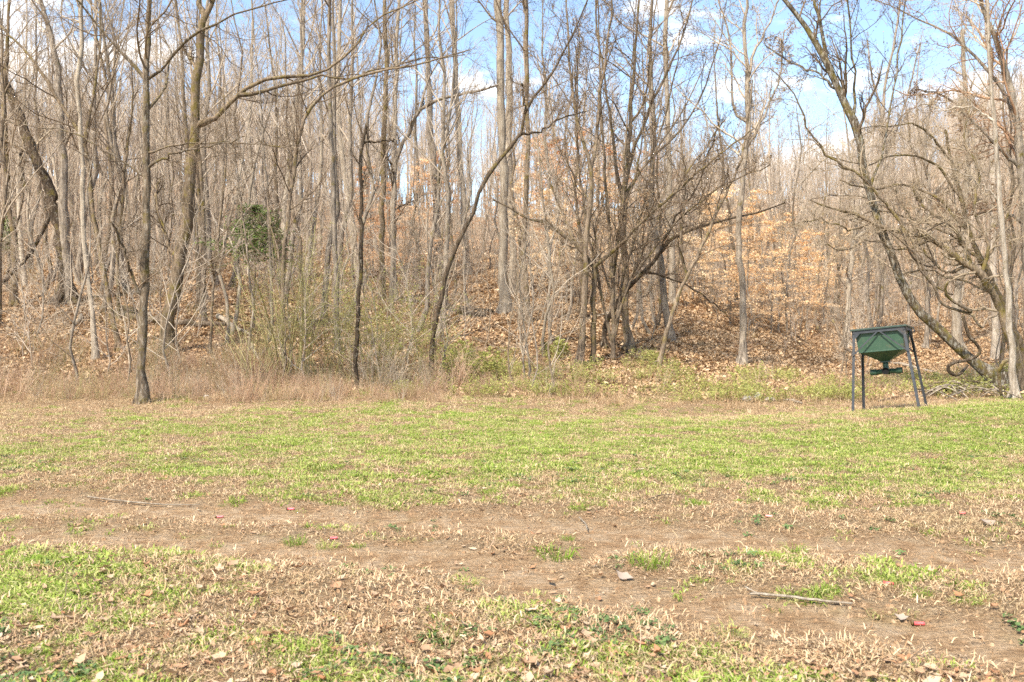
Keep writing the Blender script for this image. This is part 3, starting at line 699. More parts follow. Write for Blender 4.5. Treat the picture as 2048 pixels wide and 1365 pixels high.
hero('thin tree leaning right with its foot in the weeds, right of the central clump',
     [(1313,735,12),(1329,684,10),(1350,605,9),(1372,560,8),(1399,502,7),(1416,468,6.5),(1445,400,6),(1478,330,5),(1495,250,4),(1505,160,3)],
     [[(1372,560,5),(1362,480,5),(1370,400,4),(1365,300,3)]], 'brown', 'dtwig', t0=0.3)
hero('straight two-tone trunk, pale above and brown below, alone on the open leafy bank',
     [(1483,730,19),(1485,639,15),(1483,554,14),(1478,502,13),(1478,434,13),(1490,308,13),(1497,239,12),(1495,137,10),(1488,68,8),(1495,0,6)],
     [[(1497,239,7),(1470,222,6),(1464,137,5),(1454,51,4),(1437,0,3)],
      [(1495,150,7),(1509,103,6),(1526,68,5),(1552,20,4)],
      [(1492,300,6),(1530,230,5),(1560,150,4),(1570,60,3)]], 'grey', 'twig', t0=0.4, dens=1.2, buds=0.8)
hero('big lichen-spotted tree leaning hard left over the green feeder',
     [(2010,784,38),(1963,735,26),(1912,690,23),(1861,650,22),(1826,605,21),(1796,554,19),(1775,496,18),(1755,440,17),(1727,342,17),(1710,246,17),(1683,191,16),(1662,137,15),(1632,89,13),(1601,41,11),(1570,0,10),(1520,-60,8)],
     [[(1656,120,9),(1649,68,8),(1632,20,7),(1622,-30,5)],
      [(1714,240,6),(1710,178,5),(1702,103,4.5),(1700,34,4),(1696,-20,3)],
      [(1740,390,6),(1765,300,5),(1785,200,4.5),(1800,100,4),(1812,10,3)],
      [(1683,191,6),(1640,150,5),(1590,130,4),(1530,90,3)]], 'leaner', 'dtwig', depth=1.0, t0=0.45, dens=1.0, buds=0.5, nseg=30)
hero('slim whitish trunk at the right edge, standing just in front of the leaning tree foot',
     [(2029,797,17),(2021,673,13.5),(2013,571,12),(2004,468,11),(1999,400,11),(1996,342,10),(1990,239,9),(1984,205,8),(1978,110,7),(1973,0,6)],
     [[(1990,239,4),(1950,215,3.5),(1900,220,3),(1850,210,2)],[(1998,400,4),(1960,370,3),(1910,340,2.5),(1870,335,1.5)]], 'white', 'ptwig', t0=0.5, dens=0.8)
hero('mossy crooked tree arching left above the feeder from behind the whitish trunk',
     [(2042,790,24),(2032,720,22),(2012,650,20),(1987,591,18),(1963,554,17),(1936,533,15),(1895,502,14),(1861,479,12),(1809,465,11),(1775,458,10),(1741,446,9),(1707,427,7),(1673,420,5),(1620,400,3)],
     [[(1936,533,10),(1929,485,9),(1895,444,8),(1854,420,7),(1835,398,6),(1826,359,4)],
      [(1809,465,7),(1775,410,6.5),(1758,396,6),(1717,349,5.5),(1676,328,5),(1642,294,4.5),(1615,260,4),(1601,222,3.5),(1587,188,3),(1540,137,2)],
      [(1936,533,7),(1890,545,6),(1850,500,5),(1815,430,4),(1790,380,3)],
      [(1963,554,8),(1975,480,7),(1950,420,6),(1960,350,5),(1930,280,4),(1940,200,3)],
      [(1861,479,5),(1800,500,4),(1740,480,3.5),(1690,500,2.5),(1650,490,2)],
      [(1741,446,5),(1700,460,4),(1640,440,3),(1580,450,2)]], 'mossy', 'ptwig', t0=0.25, dens=1.7, D=24.0, up=-0.02, limb_depth=[1,-1,1.5,1.2,-1.2,-0.8], nseg=28, wig=1.6)
hero('scarred dark trunk leaning in from the upper left, thick at its foot',
     [(133,606,40),(131,571,29),(129,520,26),(120,468,24),(106,410,23),(85,352,23),(65,308,22),(38,239,20),(20,178,17),(0,137,14),(-40,60,12)],
     [[(106,417,9),(68,496,9),(34,537,9),(0,567,8),(-40,600,6)],[(65,308,8),(45,300,7),(42,330,6),(52,380,4)]], 'dark', 'ptwig', t0=0.5, limb_depth=[-1.5,-0.6])
hero('pale upright trunk rising from the scarred trunk at the far left',
     [(139,608,20),(132,520,20),(127,410,20),(126,325,17),(120,205,15),(113,120,13),(96,50,11),(82,0,10)],
     [[(122,300,6),(150,250,5),(165,190,4),(195,130,3)]], 'grey', 'twig', t0=0.45)
hero('speckled pale tree with a greenish foot, left of the field-edge trunk',
     [(191,722,14),(185,639,11),(171,502,10),(164,400,10),(167,342,10),(157,205,10),(161,103,10),(162,0,9)], (), 'pale', 'twig', t0=0.5)
hero('brown sinuous tree whose top arches away to the upper left corner',
     [(236,703,13),(232,673,11),(219,605,11),(205,537,10),(195,468,10),(185,420,9.5),(174,308,9),(164,273,9),(137,232,8),(109,191,7.5),(96,164,7),(51,103,5),(0,51,4)],
     [[(171,290,7),(181,219,6.5),(195,137,5),(201,60,4),(200,-30,3)]], 'mossy', 'dtwig', t0=0.35, dens=1.2)
hero('spindly greenish sapling right beside the sinuous brown tree',
     [(238,640,8),(236,571,7),(236,502,6.5),(243,434,6),(249,342,5.5),(256,290,5),(265,200,4),(262,120,3)], (), 'mossy', 'dtwig', t0=0.3)
hero('straight trunk seen just behind and right of the thick mossy leaner',
     [(399,615,14),(396,537,11),(391,468,10),(386,400,9),(372,250,8),(362,100,7),(352,0,6)], (), 'brown', 'twig', t0=0.5)
hero('slim forked tree with a snapped stub, on the leafy bank right of the mossy leaner',
     [(420,712,8),(424,622,6.5),(429,554,6),(437,478,5.5),(444,400,5),(450,350,4.5),(452,270,4),(448,190,3)],
     [[(428,562,6),(425,540,5.5),(424,517,4.5)]], 'brown', 'dtwig', t0=0.35)
hero('thin leaning sapling between the snapped fork and the olive thicket',
     [(519,716,9),(540,673,7),(543,605,7),(540,502,6),(535,400,5),(528,300,4),(520,180,3)], (), 'grey', 'dtwig', t0=0.3)
hero('thin upright sapling left of the leaning one on the bank',
     [(496,706,6),(506,622,5.5),(500,560,5),(490,470,4),(478,380,3.5),(470,290,3)], (), 'grey', 'twig', t0=0.3)
hero('crooked pale trunk with a hooked limb, just left of the feeder in the hollow',
     [(1692,694,17),(1697,620,12),(1700,560,12),(1705,500,11),(1720,470,9),(1735,462,7),(1728,448,6),(1700,440,4)],
     [[(1705,500,8),(1712,440,7),(1702,370,6),(1706,280,5)]], 'pale', 'twig', t0=0.4)
hero('pale grey trunk behind the leaning tree, right of the feeder',
     [(1918,700,20),(1912,620,17),(1918,560,16),(1925,470,14),(1935,350,12),(1930,200,10),(1925,60,8)], (), 'pale', 'ptwig', t0=0.45)
hero('brownish background trunk seen close beside the whitish trunk',
     [(1992,720,17),(1987,560,15),(1985,430,14),(1986,300,14),(1980,150,11),(1975,20,9)], (), 'white', 'ptwig', t0=0.5)
hero('bare tree on the right skyline with steep fan-shaped branches',
     [(1760,600,12),(1752,460,11),(1758,340,10),(1765,222,8),(1772,164,6),(1792,68,5),(1800,0,4)],
     [[(1758,340,6),(1790,270,5),(1815,190,4),(1840,90,3)],[(1765,230,5),(1745,160,4),(1735,80,3)]], 'grey', 'dtwig', t0=0.35, dens=1.2, buds=0.6)
hero('bare tree at the top right corner with reddish budded twigs',
     [(2075,760,26),(2062,600,22),(2052,450,20),(2040,300,17),(2020,180,14),(1990,80,11),(1960,0,9)],
     [[(2030,230,8),(1960,120,7),(1880,60,5),(1800,20,3),(1740,0,2)],[(2045,330,7),(1980,280,6),(1900,200,4),(1830,180,3)],[(2052,450,7),(2000,420,6),(1940,430,4),(1880,410,3)]], 'grey', 'rtwig', t0=0.3, dens=1.6, up=0.0, buds=0.7, D=26.0, wig=1.4)
hero('many-limbed tangled tree sprawling over the leaning trunk at the right',
     [(2060,770,16),(2045,700,14),(2010,620,13),(1975,540,12),(1940,470,10),(1925,400,9),(1905,330,7),(1890,260,5)],
     [[(1962,540,7),(1900,470,6),(1830,440,5),(1760,420,4),(1700,440,3)],[(1940,470,7),(1880,400,6),(1810,370,5),(1740,380,4),(1680,360,3)],
      [(1925,400,6),(1870,330,5),(1800,310,4),(1730,330,3),(1650,310,2)],[(1962,540,6),(2000,470,5),(2030,400,4),(2060,330,3)],
      [(1905,330,5),(1850,260,4),(1790,250,3),(1720,260,2)],[(1968,600,5),(1910,560,4),(1860,540,4),(1800,550,3)]], 'mossy', 'ptwig', t0=0.45, dens=0.9, D=25.5, up=0.0, wig=1.8)
hero('second tangled grey tree rising behind the right-hand arch',
     [(1850,700,12),(1856,600,10),(1845,500,9),(1860,400,8),(1850,300,6),(1862,200,5)],
     [[(1845,500,6),(1780,420,5),(1700,390,4),(1620,400,3)],[(1860,400,6),(1920,330,5),(1980,300,4),(2050,290,3)],[(1852,330,5),(1800,270,4),(1740,250,3)]], 'grey', 'ptwig', t0=0.25, dens=1.6, up=0.02, wig=1.5)
hero('knotty trunk in shade at the left picture edge',
     [(28,610,15),(30,520,13),(20,430,12),(12,330,11),(8,220,10),(14,100,8),(20,0,7)], (), 'mossy', 'twig', t0=0.3)

# ------------------------------------------------------------------ wood behind: one prototype per shape, then copies
def proto_tree(h, r, bmat, tmat, kind, leaf=None):
    n = 12; t = np.linspace(0, 1, n)
    wob = np.cumsum(RS.randn(n, 2)*h*(0.007 if kind == 'tall' else 0.013), axis=0); lean = RS.randn(2)*h*(0.03 if kind == 'tall' else 0.07)
    c = np.stack([wob[:, 0]+lean[0]*t**1.5, wob[:, 1]+lean[1]*t**1.5, t*h-0.3], -1); c[0, :2] = 0
    R = r*(1-0.88*t**1.1); R[0] *= 1.35
    G = Geo(); G.tubes(c, R, 8); trunk = G.mesh('trunk', bmat)
    G = Geo(); pp, rr_ = c[None], R[None]
    if kind == 'tall':
        a, ra = grow(pp, rr_, 18, 0.38, 0.98, lambda t, p: h*0.26*(1.25-t), 0.75, 8, 0.10, 0.13, rr=0.45, rmax=0.07)
        G.tubes(a, ra, 5)
        b_, rb = grow(a, ra, 6, 0.2, 1, 0.45, 0.65, 6, 0.12, 0.08, rmin=0.006); G.tubes(b_, rb, 3)
        d, rd = grow(b_, rb, 6, 0.15, 1, 0.55, 0.6, 4, 0.16, 0.06, rmin=0.005); G.tubes(d, rd, 3)
        e, re_ = grow(d, rd, 3, 0.2, 1, 0.6, 0.6, 3, 0.15, 0.05, rmin=0.004, rtip=0.6); G.tubes(e, re_, 3)
        a2, ra2 = grow(pp, rr_, 5, 0.12, 0.4, lambda t, p: h*0.07+0*t, 1.2, 5, 0.15, 0.0, rr=0.15); G.tubes(a2, ra2, 4)
    elif kind == 'slim':
        a, ra = grow(pp, rr_, 22, 0.25, 0.99, lambda t, p: h*0.27*(1.2-t), 0.65, 7, 0.13, 0.12, rr=0.45, rmax=0.035)
        G.tubes(a, ra, 4)
        b_, rb = grow(a, ra, 6, 0.15, 1, 0.5, 0.6, 5, 0.16, 0.06, rmin=0.006); G.tubes(b_, rb, 3)
        d, rd = grow(b_, rb, 5, 0.2, 1, 0.6, 0.6, 4, 0.2, 0.05, rmin=0.0045); G.tubes(d, rd, 3)
    elif kind == 'sapling':
        a, ra = grow(pp, rr_, 16, 0.12, 0.99, lambda t, p: h*0.32*(1.15-t), 0.8, 6, 0.16, 0.06, rr=0.5)
        G.tubes(a, ra, 4)
        b_, rb = grow(a, ra, 6, 0.15, 1, 0.5, 0.7, 4, 0.18, 0.03, rmin=0.0035); G.tubes(b_, rb, 3)
        d, rd = grow(b_, rb, 3, 0.2, 1, 0.6, 0.6, 3, 0.2, 0.0, rmin=0.003); G.tubes(d, rd, 3)
    else:   # young beech holding its dry leaves, in flat sprays
        a, ra = grow(pp, rr_, 20, 0.12, 0.98, lambda t, p: h*0.36*(1.15-t), 1.25, 6, 0.08, 0.02, rr=0.4, rmax=0.03, flat=0.6)
        G.tubes(a, ra, 4)
        b_, rb = grow(a, ra, 7, 0.1, 1, 0.42, 0.7, 4, 0.1, 0.0, rmin=0.004, flat=0.85); G.tubes(b_, rb, 3)
        tp = np.concatenate([b_[:, 1], b_[:, 2], b_[:, 3], 0.5*(b_[:, 2]+b_[:, 3])])
        leaf_quads(G, tp, 0.062, 1, 0.8, 4, 0.15)
        return trunk, G.mesh('crown', [tmat, leaf])
    return trunk, G.mesh('crown', tmat)

def plant(name, label, cat, group, proto, x, y, s, rz):
    r = empty(name, (x, y, h1(x, y)), label, cat, group); r.scale = (s, s, s); r.rotation_euler = (RS.randn()*0.04, RS.randn()*0.04, rz)
    link('trunk', proto[0], r); link('crown', proto[1], r); return r
tallN = [proto_tree(19, 0.14, M['grey'], M['twig'], 'tall'), proto_tree(21, 0.16, M['pale'], M['twig'], 'tall'), proto_tree(17, 0.12, M['brown'], M['twig'], 'tall')]
tallF = [proto_tree(20, 0.15, M['far'], M['ftwig'], 'tall') for _ in range(3)]
slim = [proto_tree(12, 0.085, M['brown'], M['twig'], 'slim'), proto_tree(13, 0.09, M['grey'], M['twig'], 'slim'), proto_tree(11, 0.07, M['pale'], M['ftwig'], 'slim')]
sapl = [proto_tree(4.6, 0.026, M['brown'], M['twig'], 'sapling'), proto_tree(5.5, 0.03, M['grey'], M['twig'], 'sapling'), proto_tree(3.6, 0.02, M['far'], M['ftwig'], 'sapling')]
beech = [proto_tree(6.5, 0.06, M['grey'], M['ftwig'], 'beech', M['beech']) for _ in range(3)]
obeech = [proto_tree(6.5, 0.06, M['grey'], M['ftwig'], 'beech', M['orange']) for _ in range(2)]

placed = list(HEROES)
def zone(X): return 'left hillside' if X < 700 else ('central rise' if X < 1420 else 'right slope')
def fill(name, cat, what, protos, n, d0, d1, smin, smax, mind, power=0.6, accept=None, umin=-0.6, umax=0.6):
    k = 0; tries = 0
    while k < n and tries < n*30:
        tries += 1
        x, y = rand_pts(1, d0, d1, umin, umax, power); x, y = float(x[0]), float(y[0])
        X = 1024+F*x/y
        if (1760 < X < 1985 and y < 46) or (accept and not accept(X, y)): continue
        if any((x-a)**2+(y-b_)**2 < (mind*(y/35.0)**0.5)**2 for a, b_ in placed): continue
        placed.append((x, y)); k += 1
        plant(name, what % zone(X), cat, '%ss on the %s' % (name.replace('_', ' '), zone(X)), random.choice(protos), x, y, RS.uniform(smin, smax), RS.rand()*6.28)
    return k
# sky gaps stay open in the middle: fewer tall trees there
def acc_tall(X, y): return RS.rand() < (1.0 if X < 760 else 0.45 if X < 1150 else (0.05 if y < 45 else 0.22) if X < 1750 else 0.7)
fill('forest_tree', 'tree', 'tall bare trunk of the near woods standing among others on the %s', tallN, 48, 31, 62, 0.7, 1.05, 1.9, 0.5, acc_tall)
fill('distant_tree', 'tree', 'tall bare greyish tree far back in the wood on the %s', tallF, 130, 60, 130, 0.75, 1.05, 2.0, 0.6, acc_tall)
fill('slim_tree', 'tree', 'slim bare pole-like tree in the crowd of trunks on the %s', slim, 150, 27, 80, 0.55, 1.1, 0.9, 0.5, lambda X, y: RS.rand() < (1.0 if X < 760 else 0.15 if (1380 < X < 1720 and y < 50) else 0.6))
fill('sapling', 'sapling', 'thin twiggy leafless sapling under the taller trees of the %s', sapl, 90, 28, 50, 0.6, 1.15, 0.7, 0.5, lambda X, y: not (1380 < X < 1680 and y < 34))
fill('sapling', 'sapling', 'thin twiggy leafless sapling under the taller trees of the %s', sapl, 36, 23.4, 31, 0.8, 1.5, 0.5, 0.5, lambda X, y: X < 1150 or (RS.rand() < 0.15 and X < 1400))
fill('distant_tree', 'tree', 'tall bare greyish tree far back in the wood on the %s', tallF, 40, 55, 95, 0.5, 0.75, 1.2, 0.6, lambda X, y: 1300 < X < 1780)
fill('slim_tree', 'tree', 'slim bare pole-like tree in the crowd of trunks on the %s', slim, 40, 48, 85, 0.6, 1.0, 0.9, 0.5, lambda X, y: 1280 < X < 1780)
for (X, Y, s, k) in [(1500,640,0.8,0),(1560,610,0.95,1),(1610,620,0.9,2),(1540,560,1.0,2),(1650,590,1.0,0),(1450,600,0.8,1),(1590,560,1.1,1),(1680,560,1.0,2),(1140,560,0.95,0),(1100,575,0.75,1),(1230,540,1.0,2),(1180,520,1.0,0),(1290,560,0.8,1),(1740,590,0.8,0),(1400,560,0.9,1),(1830,580,0.7,2),(1520,600,1.1,0),(1630,570,1.2,1),(1570,530,1.2,2),(1470,540,1.1,1),(1700,600,0.9,0),(1600,660,0.6,1),(1540,670,0.55,0),(1660,640,0.7,2),(1420,520,1.2,0),(1250,570,0.9,1),(1130,610,0.6,2),(1750,540,1.2,1),(1800,520,1.1,0),(1560,665,0.8,1),(1620,665,0.85,0),(1460,650,0.7,2),(1500,665,0.7,1),(1590,640,1.0,0),(1650,650,0.9,2),(1700,640,0.8,1),(1430,620,0.9,0),(1385,600,0.9,2),(1240,600,0.8,1),(1110,600,0.8,0),(1070,590,0.8,2)]:
    D = hit(X, Y); x_ = (X-1024)/F*D
    plant('beech_sapling', 'young beech still holding pale tan dry leaves on the %s' % zone(X), 'tree', 'young beeches with dry leaves on the %s' % zone(X), beech[k], x_, D, s, RS.rand()*6.28)
for (X, Y, s, k) in [(830,560,1.0,0),(795,575,0.8,1),(745,545,0.9,0),(1060,545,1.2,1),(1110,510,1.5,0),(1180,500,1.7,1),(1250,500,1.4,0),(975,540,0.9,1),(860,540,1.1,1),(1140,540,1.3,0),(1210,530,1.3,1),(1300,520,1.4,0),(1350,520,1.2,1),(720,560,0.7,0),(1085,480,1.6,0)]:
    D = hit(X, Y); x_ = (X-1024)/F*D
    plant('orange_beech', 'young tree with rusty orange dry leaves on the %s' % zone(X), 'tree', 'rusty orange young trees on the %s' % zone(X), obeech[k], x_, D, s, RS.rand()*6.28)
SHORT = {}
ANCH = [(285,'speckled field-edge trunk'),(345,'thick mossy leaner'),(455,'snapped fork tree'),(580,'olive thicket'),(674,'grey tree behind the green shrub'),(765,'dark mossy upright trunk'),(862,'thin tree leaning right'),(935,'pale trunk by the blue gap'),(1017,'twin pale trunks'),(1158,'central clump'),(1258,'stout dark trunk'),(1346,'pale trunk on the skyline'),(1483,'lone two-tone trunk'),(1600,'tan-leaved beeches'),(1692,'crooked pale trunk'),(1765,'green feeder'),(1918,'pale grey trunk behind the leaner'),(2029,'whitish trunk'),(185,'speckled pale tree'),(130,'scarred trunk'),(28,'knotty edge trunk')]
ORD = ['nearest','second nearest','third nearest','fourth nearest','fifth nearest','sixth nearest','seventh nearest','eighth nearest','ninth nearest','tenth nearest','eleventh nearest','twelfth nearest']
KIND = {'forest_tree': 'tall near-wood tree', 'distant_tree': 'tall pale far-back tree', 'slim_tree': 'slim pole-like tree', 'sapling': 'twiggy bare sapling', 'beech_sapling': 'tan-leaved young beech', 'orange_beech': 'rusty-leaved young tree'}
def relabel():
    gr_ = {}
    for o in COL.objects:
        k_ = o.name.split('.')[0]
        if o.parent is None and k_ in KIND:
            X = 1024+F*o.location.x/o.location.y
            ax, an = min(ANCH, key=lambda a: abs(a[0]-X))
            gr_.setdefault((k_, an, 'left' if X < ax else 'right'), []).append(o)
    for (k_, an, sd), L_ in gr_.items():
        L_.sort(key=lambda o: o.location.y)
        for i_, o in enumerate(L_):
            if len(L_) == 1: o['label'] = '%s just %s of the %s' % (KIND[k_], sd, an)
            else: o['label'] = '%s %s, just %s of the %s' % (ORD[i_] if i_ < 12 else '%dth nearest' % (i_+1) if i_ < len(L_)-1 or len(L_) < 3 else 'farthest', KIND[k_], sd, an)
relabel()
def joined(pr):
    """trunk and crown prototype as one mesh for the far wood"""
    vs, fs, fm, off = [], [], [], 0
    for mi, me_ in enumerate(pr):
        v = np.empty(len(me_.vertices)*3, np.float32); me_.vertices.foreach_get('co', v); v = v.reshape(-1, 3)
        l = np.empty(len(me_.loops), np.int32); me_.loops.foreach_get('vertex_index', l)
        vs.append(v); fs.append(l.reshape(-1, 4)+off); fm.append(np.full(len(l)//4, mi)); off += len(v)
    return mesh_np('tree', np.concatenate(vs), fs, [pr[0].materials[0], pr[1].materials[0]], np.concatenate(fm))
x, y = rand_pts(2200, 75, 240, -0.62, 0.62, 0.7)
X_ = 1024+F*x/y
keep = RS.rand(len(x)) < np.where(X_ < 760, 0.95, np.where(X_ < 1250, 0.35, 0.85)); x, y = x[keep], y[keep]
scatter('far_woods', 'mass of bare grey trees covering the far hillside', 'wood', zof(x, y), RS.rand(len(x))*6.28, np.where((X_[keep] > 1250) & (X_[keep] < 1720), 0.38, 0.6)+0.25*RS.rand(len(x)), [joined(p) for p in tallF], RS.randn(len(x), 2)*0.03)
x, y = rand_pts(3600, 28, 150, power=0.6)
keep = RS.rand(len(x)) < np.where((x/y > 0.39) & (x/y < 0.51) & (y < 44), 0.05, 1)*np.where((x/y > 0.0) & (x/y < 0.36) & (y < 38), 0.1, np.where(y < 40, 0.12, 0.9)); x, y = x[keep], y[keep]
scatter('undergrowth', 'tangle of thin leafless undergrowth between the trunks', 'undergrowth', zof(x, y), RS.rand(len(x))*6.28, 0.5+0.5*RS.rand(len(x)), [joined(sapl[2]), joined(sapl[0])], RS.randn(len(x), 2)*0.08)

# ------------------------------------------------------------------ brush along the bank
def brush(n, h, mat, wig=0.12, up=0.05, sub=5, spread=0.25, extra=None, lw=0.0035):
    G = Geo()
    a = RS.rand(n)*6.28; rad = spread*np.sqrt(RS.rand(n)); p = np.stack([rad*np.cos(a), rad*np.sin(a), np.full(n, -0.05)], -1)
    d = norm(np.stack([np.cos(a)*0.3, np.sin(a)*0.3, np.ones(n)], -1)+RS.randn(n, 3)*0.15)
    L = h*(0.5+0.6*RS.rand(n)); m_ = 6; out = np.empty((n, m_, 3)); out[:, 0] = p
    for s in range(1, m_): d = norm(d+RS.randn(n, 3)*wig+np.array([0, 0, up])); out[:, s] = out[:, s-1]+d*(L/(m_-1))[:, None]
    R = lw*np.linspace(1, 0.4, m_)[None]*np.ones((n, 1)); G.tubes(out, R, 3)
    q, r = grow(out, R, sub, 0.3, 1, 0.4, 0.7, 4, 0.18, 0.02, rmin=0.0018); G.tubes(q, r, 3)
    mats = [mat]
    if extra:
        mt, size, per, fr_ = extra; tp = np.concatenate([q[:, -1], q[:, 2], q[:, 1]]); tp = tp[RS.rand(len(tp)) < fr_]
        leaf_quads(G, tp, size, 1, 0.2, per, 0.03); mats.append(mt)
    return G.mesh('brush', mats)
bp = [brush(20, 0.62, M['rtwig'], lw=0.0045) for _ in range(4)]+[brush(18, 0.9, M['ostem']), brush(16, 1.0, M['ptwig'])]
x, y = rand_pts(8500, 20.6, 46, -0.62, 0.62, 0.4)
X_ = 1024+F*x/y
ok = y > np.where(X_ < 880, 20.8, 22.4)+1.2*(fbm(x*0.6, y*0.2, 191)-0.4); x, y, X_ = x[ok], y[ok], X_[ok]
dens = np.where(X_ < 880, 1.0, np.where(X_ < 1000, 0.6, np.where(X_ < 1350, 0.22, 0.10)))*np.where(y < 24.6, 1.0, np.where(y < 28, 0.75, 0.12))
dens = dens*(0.25+1.2*fbm(x*0.6, y*0.6, 99))
keep = RS.rand(len(x)) < dens; x, y = x[keep], y[keep]
scatter('reddish_brush', 'reddish brown dead brush massed along the foot of the bank', 'brush', zof(x, y), RS.rand(len(x))*6.28, (0.3+0.75*RS.rand(len(x))**1.5)*(0.3+1.5*fbm(x*0.6, y*0.6, 44)), bp, RS.randn(len(x), 2)*0.18)
gp = [brush(9, 0.45, M['ostem'], extra=(M['sprout'], 0.028, 1, 0.8)) for _ in range(3)]
x, y = rand_pts(900, 22.4, 29.5, -0.2, 0.55, 0.5); X_ = 1024+F*x/y
keep = RS.rand(len(x)) < np.where(X_ < 840, 0.25, 0.65)*(0.1+1.4*sstep(0.4, 0.7, fbm(x*0.7, y*0.7, 142))); x, y = x[keep], y[keep]
scatter('sprouting_weeds', 'yellowish green sprouting weeds at the foot of the bank', 'weeds', zof(x, y), RS.rand(len(x))*6.28, 0.5+0.6*RS.rand(len(x)), gp)

def shrub(label, X, Y, n, h, mat, extra, name='shrub', spread=0.3, sub=7, lw=0.006, wig=0.1):
    D = hit(X, Y); x_ = (X-1024)/F*D
    r = empty(name, (x_, D, h1(x_, D)), label, 'shrub')
    G = Geo(); a = RS.rand(n)*6.28; rad = spread*np.sqrt(RS.rand(n)); p = np.stack([rad*np.cos(a), rad*np.sin(a), np.full(n, -0.05)], -1)
    d = norm(np.stack([np.cos(a)*0.3, np.sin(a)*0.3, np.ones(n)], -1)+RS.randn(n, 3)*0.12)
    L = h*(0.55+0.5*RS.rand(n)); m_ = 8; out = np.empty((n, m_, 3)); out[:, 0] = p
    for s in range(1, m_): d = norm(d+RS.randn(n, 3)*wig+np.array([0, 0, 0.02])); out[:, s] = out[:, s-1]+d*(L/(m_-1))[:, None]
    R = lw*(0.6+0.8*RS.rand(n))[:, None]*np.linspace(1, 0.35, m_)[None]; G.tubes(out, R, 5)
    link('stems', G.mesh('stems', mat), r)
    G = Geo(); q, rq = grow(out, R, sub, 0.25, 1, 0.35, 0.7, 5, 0.15, -0.01, rmin=0.0028); G.tubes(q, rq, 3)
    q2, rq2 = grow(q, rq, 4, 0.2, 1, 0.5, 0.7, 4, 0.2, -0.03, rmin=0.0022); G.tubes(q2, rq2, 3)
    mats = [mat]
    if extra:
        mt, size, per, fr_ = extra; tp = np.concatenate([q2[:, -1], q2[:, 2], q2[:, 1], q[:, -1]]); tp = tp[RS.rand(len(tp)) < fr_]
        leaf_quads(G, tp, size, 1, 0.2, per, 0.03); mats.append(mt)
    fo = link('foliage' if extra else 'twigs', G.mesh('foliage', mats), r); fo['kind'] = 'stuff'
    return r
spr = M['sprout']
shrub('large arching shrub freshly flushed with light green, left of centre', 735, 765, 34, 3.3, M['ostem'], (spr, 0.02, 2, 0.5), wig=0.15, spread=0.9, lw=0.009, sub=9)
shrub('smaller green-tinged shrub just right of the large arching one', 800, 762, 24, 2.7, M['ostem'], (spr, 0.02, 2, 0.5), wig=0.14, spread=0.7, lw=0.008, sub=9)
shrub('many-stemmed olive thicket at the foot of the bank left of the green shrub', 580, 758, 20, 4.4, M['ostem'], (spr, 0.017, 2, 0.5), lw=0.016, wig=0.08, sub=10, spread=0.4)
shrub('olive-brown shrub between the mossy leaner and the thicket', 515, 765, 20, 2.6, M['ostem'], (spr, 0.014, 1, 0.3), wig=0.12, lw=0.009)
shrub('low shrub with the brightest yellow-green leaves beside the thin leaning tree', 940, 765, 22, 0.95, M['ostem'], (spr, 0.035, 2, 0.6), spread=0.6)
shrub('low leafy green shrub on the bank behind the brightest one', 915, 730, 12, 0.8, M['ostem'], (spr, 0.035, 2, 0.8), spread=0.4)
shrub('tall olive bush full of fine twigs between the thicket and the snag', 650, 755, 22, 3.4, M['ostem'], (spr, 0.018, 1, 0.6), wig=0.13, spread=0.5, lw=0.009, sub=9)
shrub('wispy pale brown shrub drooping beside the dark snag', 765, 775, 44, 1.7, M['ptwig'], None, wig=0.2, spread=0.45)
shrub('rust-brown bush next to the bright green shrub', 900, 775, 50, 1.1, M['rtwig'], None, wig=0.12, spread=0.5)
shrub('low yellowish clump in front of the open leafy bank', 1500, 768, 14, 0.6, M['ostem'], (spr, 0.03, 1, 0.7), spread=0.5)
shrub('small green sprig patch below the central clump', 1100, 715, 12, 0.6, M['ostem'], (spr, 0.04, 2, 0.8), spread=0.5)
shrub('tangled grey briar under the scarred trunk at far left', 70, 690, 26, 2.0, M['ptwig'], None, wig=0.28, spread=0.8)
shrub('tangled grey briar behind the speckled pale tree', 150, 650, 20, 2.2, M['ptwig'], None, wig=0.26, spread=0.7)
shrub('twiggy grey bush right of the central clump foot', 1290, 640, 16, 1.9, M['ptwig'], None, wig=0.2, spread=0.6)
shrub('arching pale briar at the foot of the whitish trunk', 1955, 770, 16, 1.6, M['ptwig'], None, wig=0.25, spread=0.6)
shrub('briar tangle behind the brush pile at the right edge', 2040, 770, 20, 2.0, M['ptwig'], None, wig=0.28, spread=0.8)

# evergreens
def cedar(label, X, Y, D, h, w):
    x_ = (X-1024)/F*D; z0 = h1(x_, D)
    r = empty('cedar_tree', (x_, D, z0), label, 'evergreen tree')
    top = EYE-(Y-HOR)/F*D-z0
    n = 10; c = np.stack([np.zeros(n), np.zeros(n), np.linspace(-0.1, top, n)], -1); c[1:, :2] += RS.randn(n-1, 2)*0.03
    G = Geo(); R = 0.05*(1-0.85*np.linspace(0, 1, n)); G.tubes(c, R, 6); link('trunk', G.mesh('trunk', M['brown']), r)
    G = Geo(); t0 = max(0.05, 1-h/top)
    a, ra = grow(c[None], R[None], 70, t0, 1, lambda t, p: w*(1.12-(t-t0)/(1-t0))*0.9, 1.15, 5, 0.1, 0.06, rr=0.4); G.tubes(a, ra, 3)
    b_, rb = grow(a, ra, 8, 0.15, 1, 0.4, 0.6, 4, 0.12, 0.05, rmin=0.003); G.tubes(b_, rb, 3)
    leaf_quads(G, np.concatenate([b_[:, 1], b_[:, 2], b_[:, 3], a[:, -1]]), 0.042, 1, 0.0, 6, 0.07)
    link('crown', G.mesh('crown', [M['brown'], M['cedar']]), r)
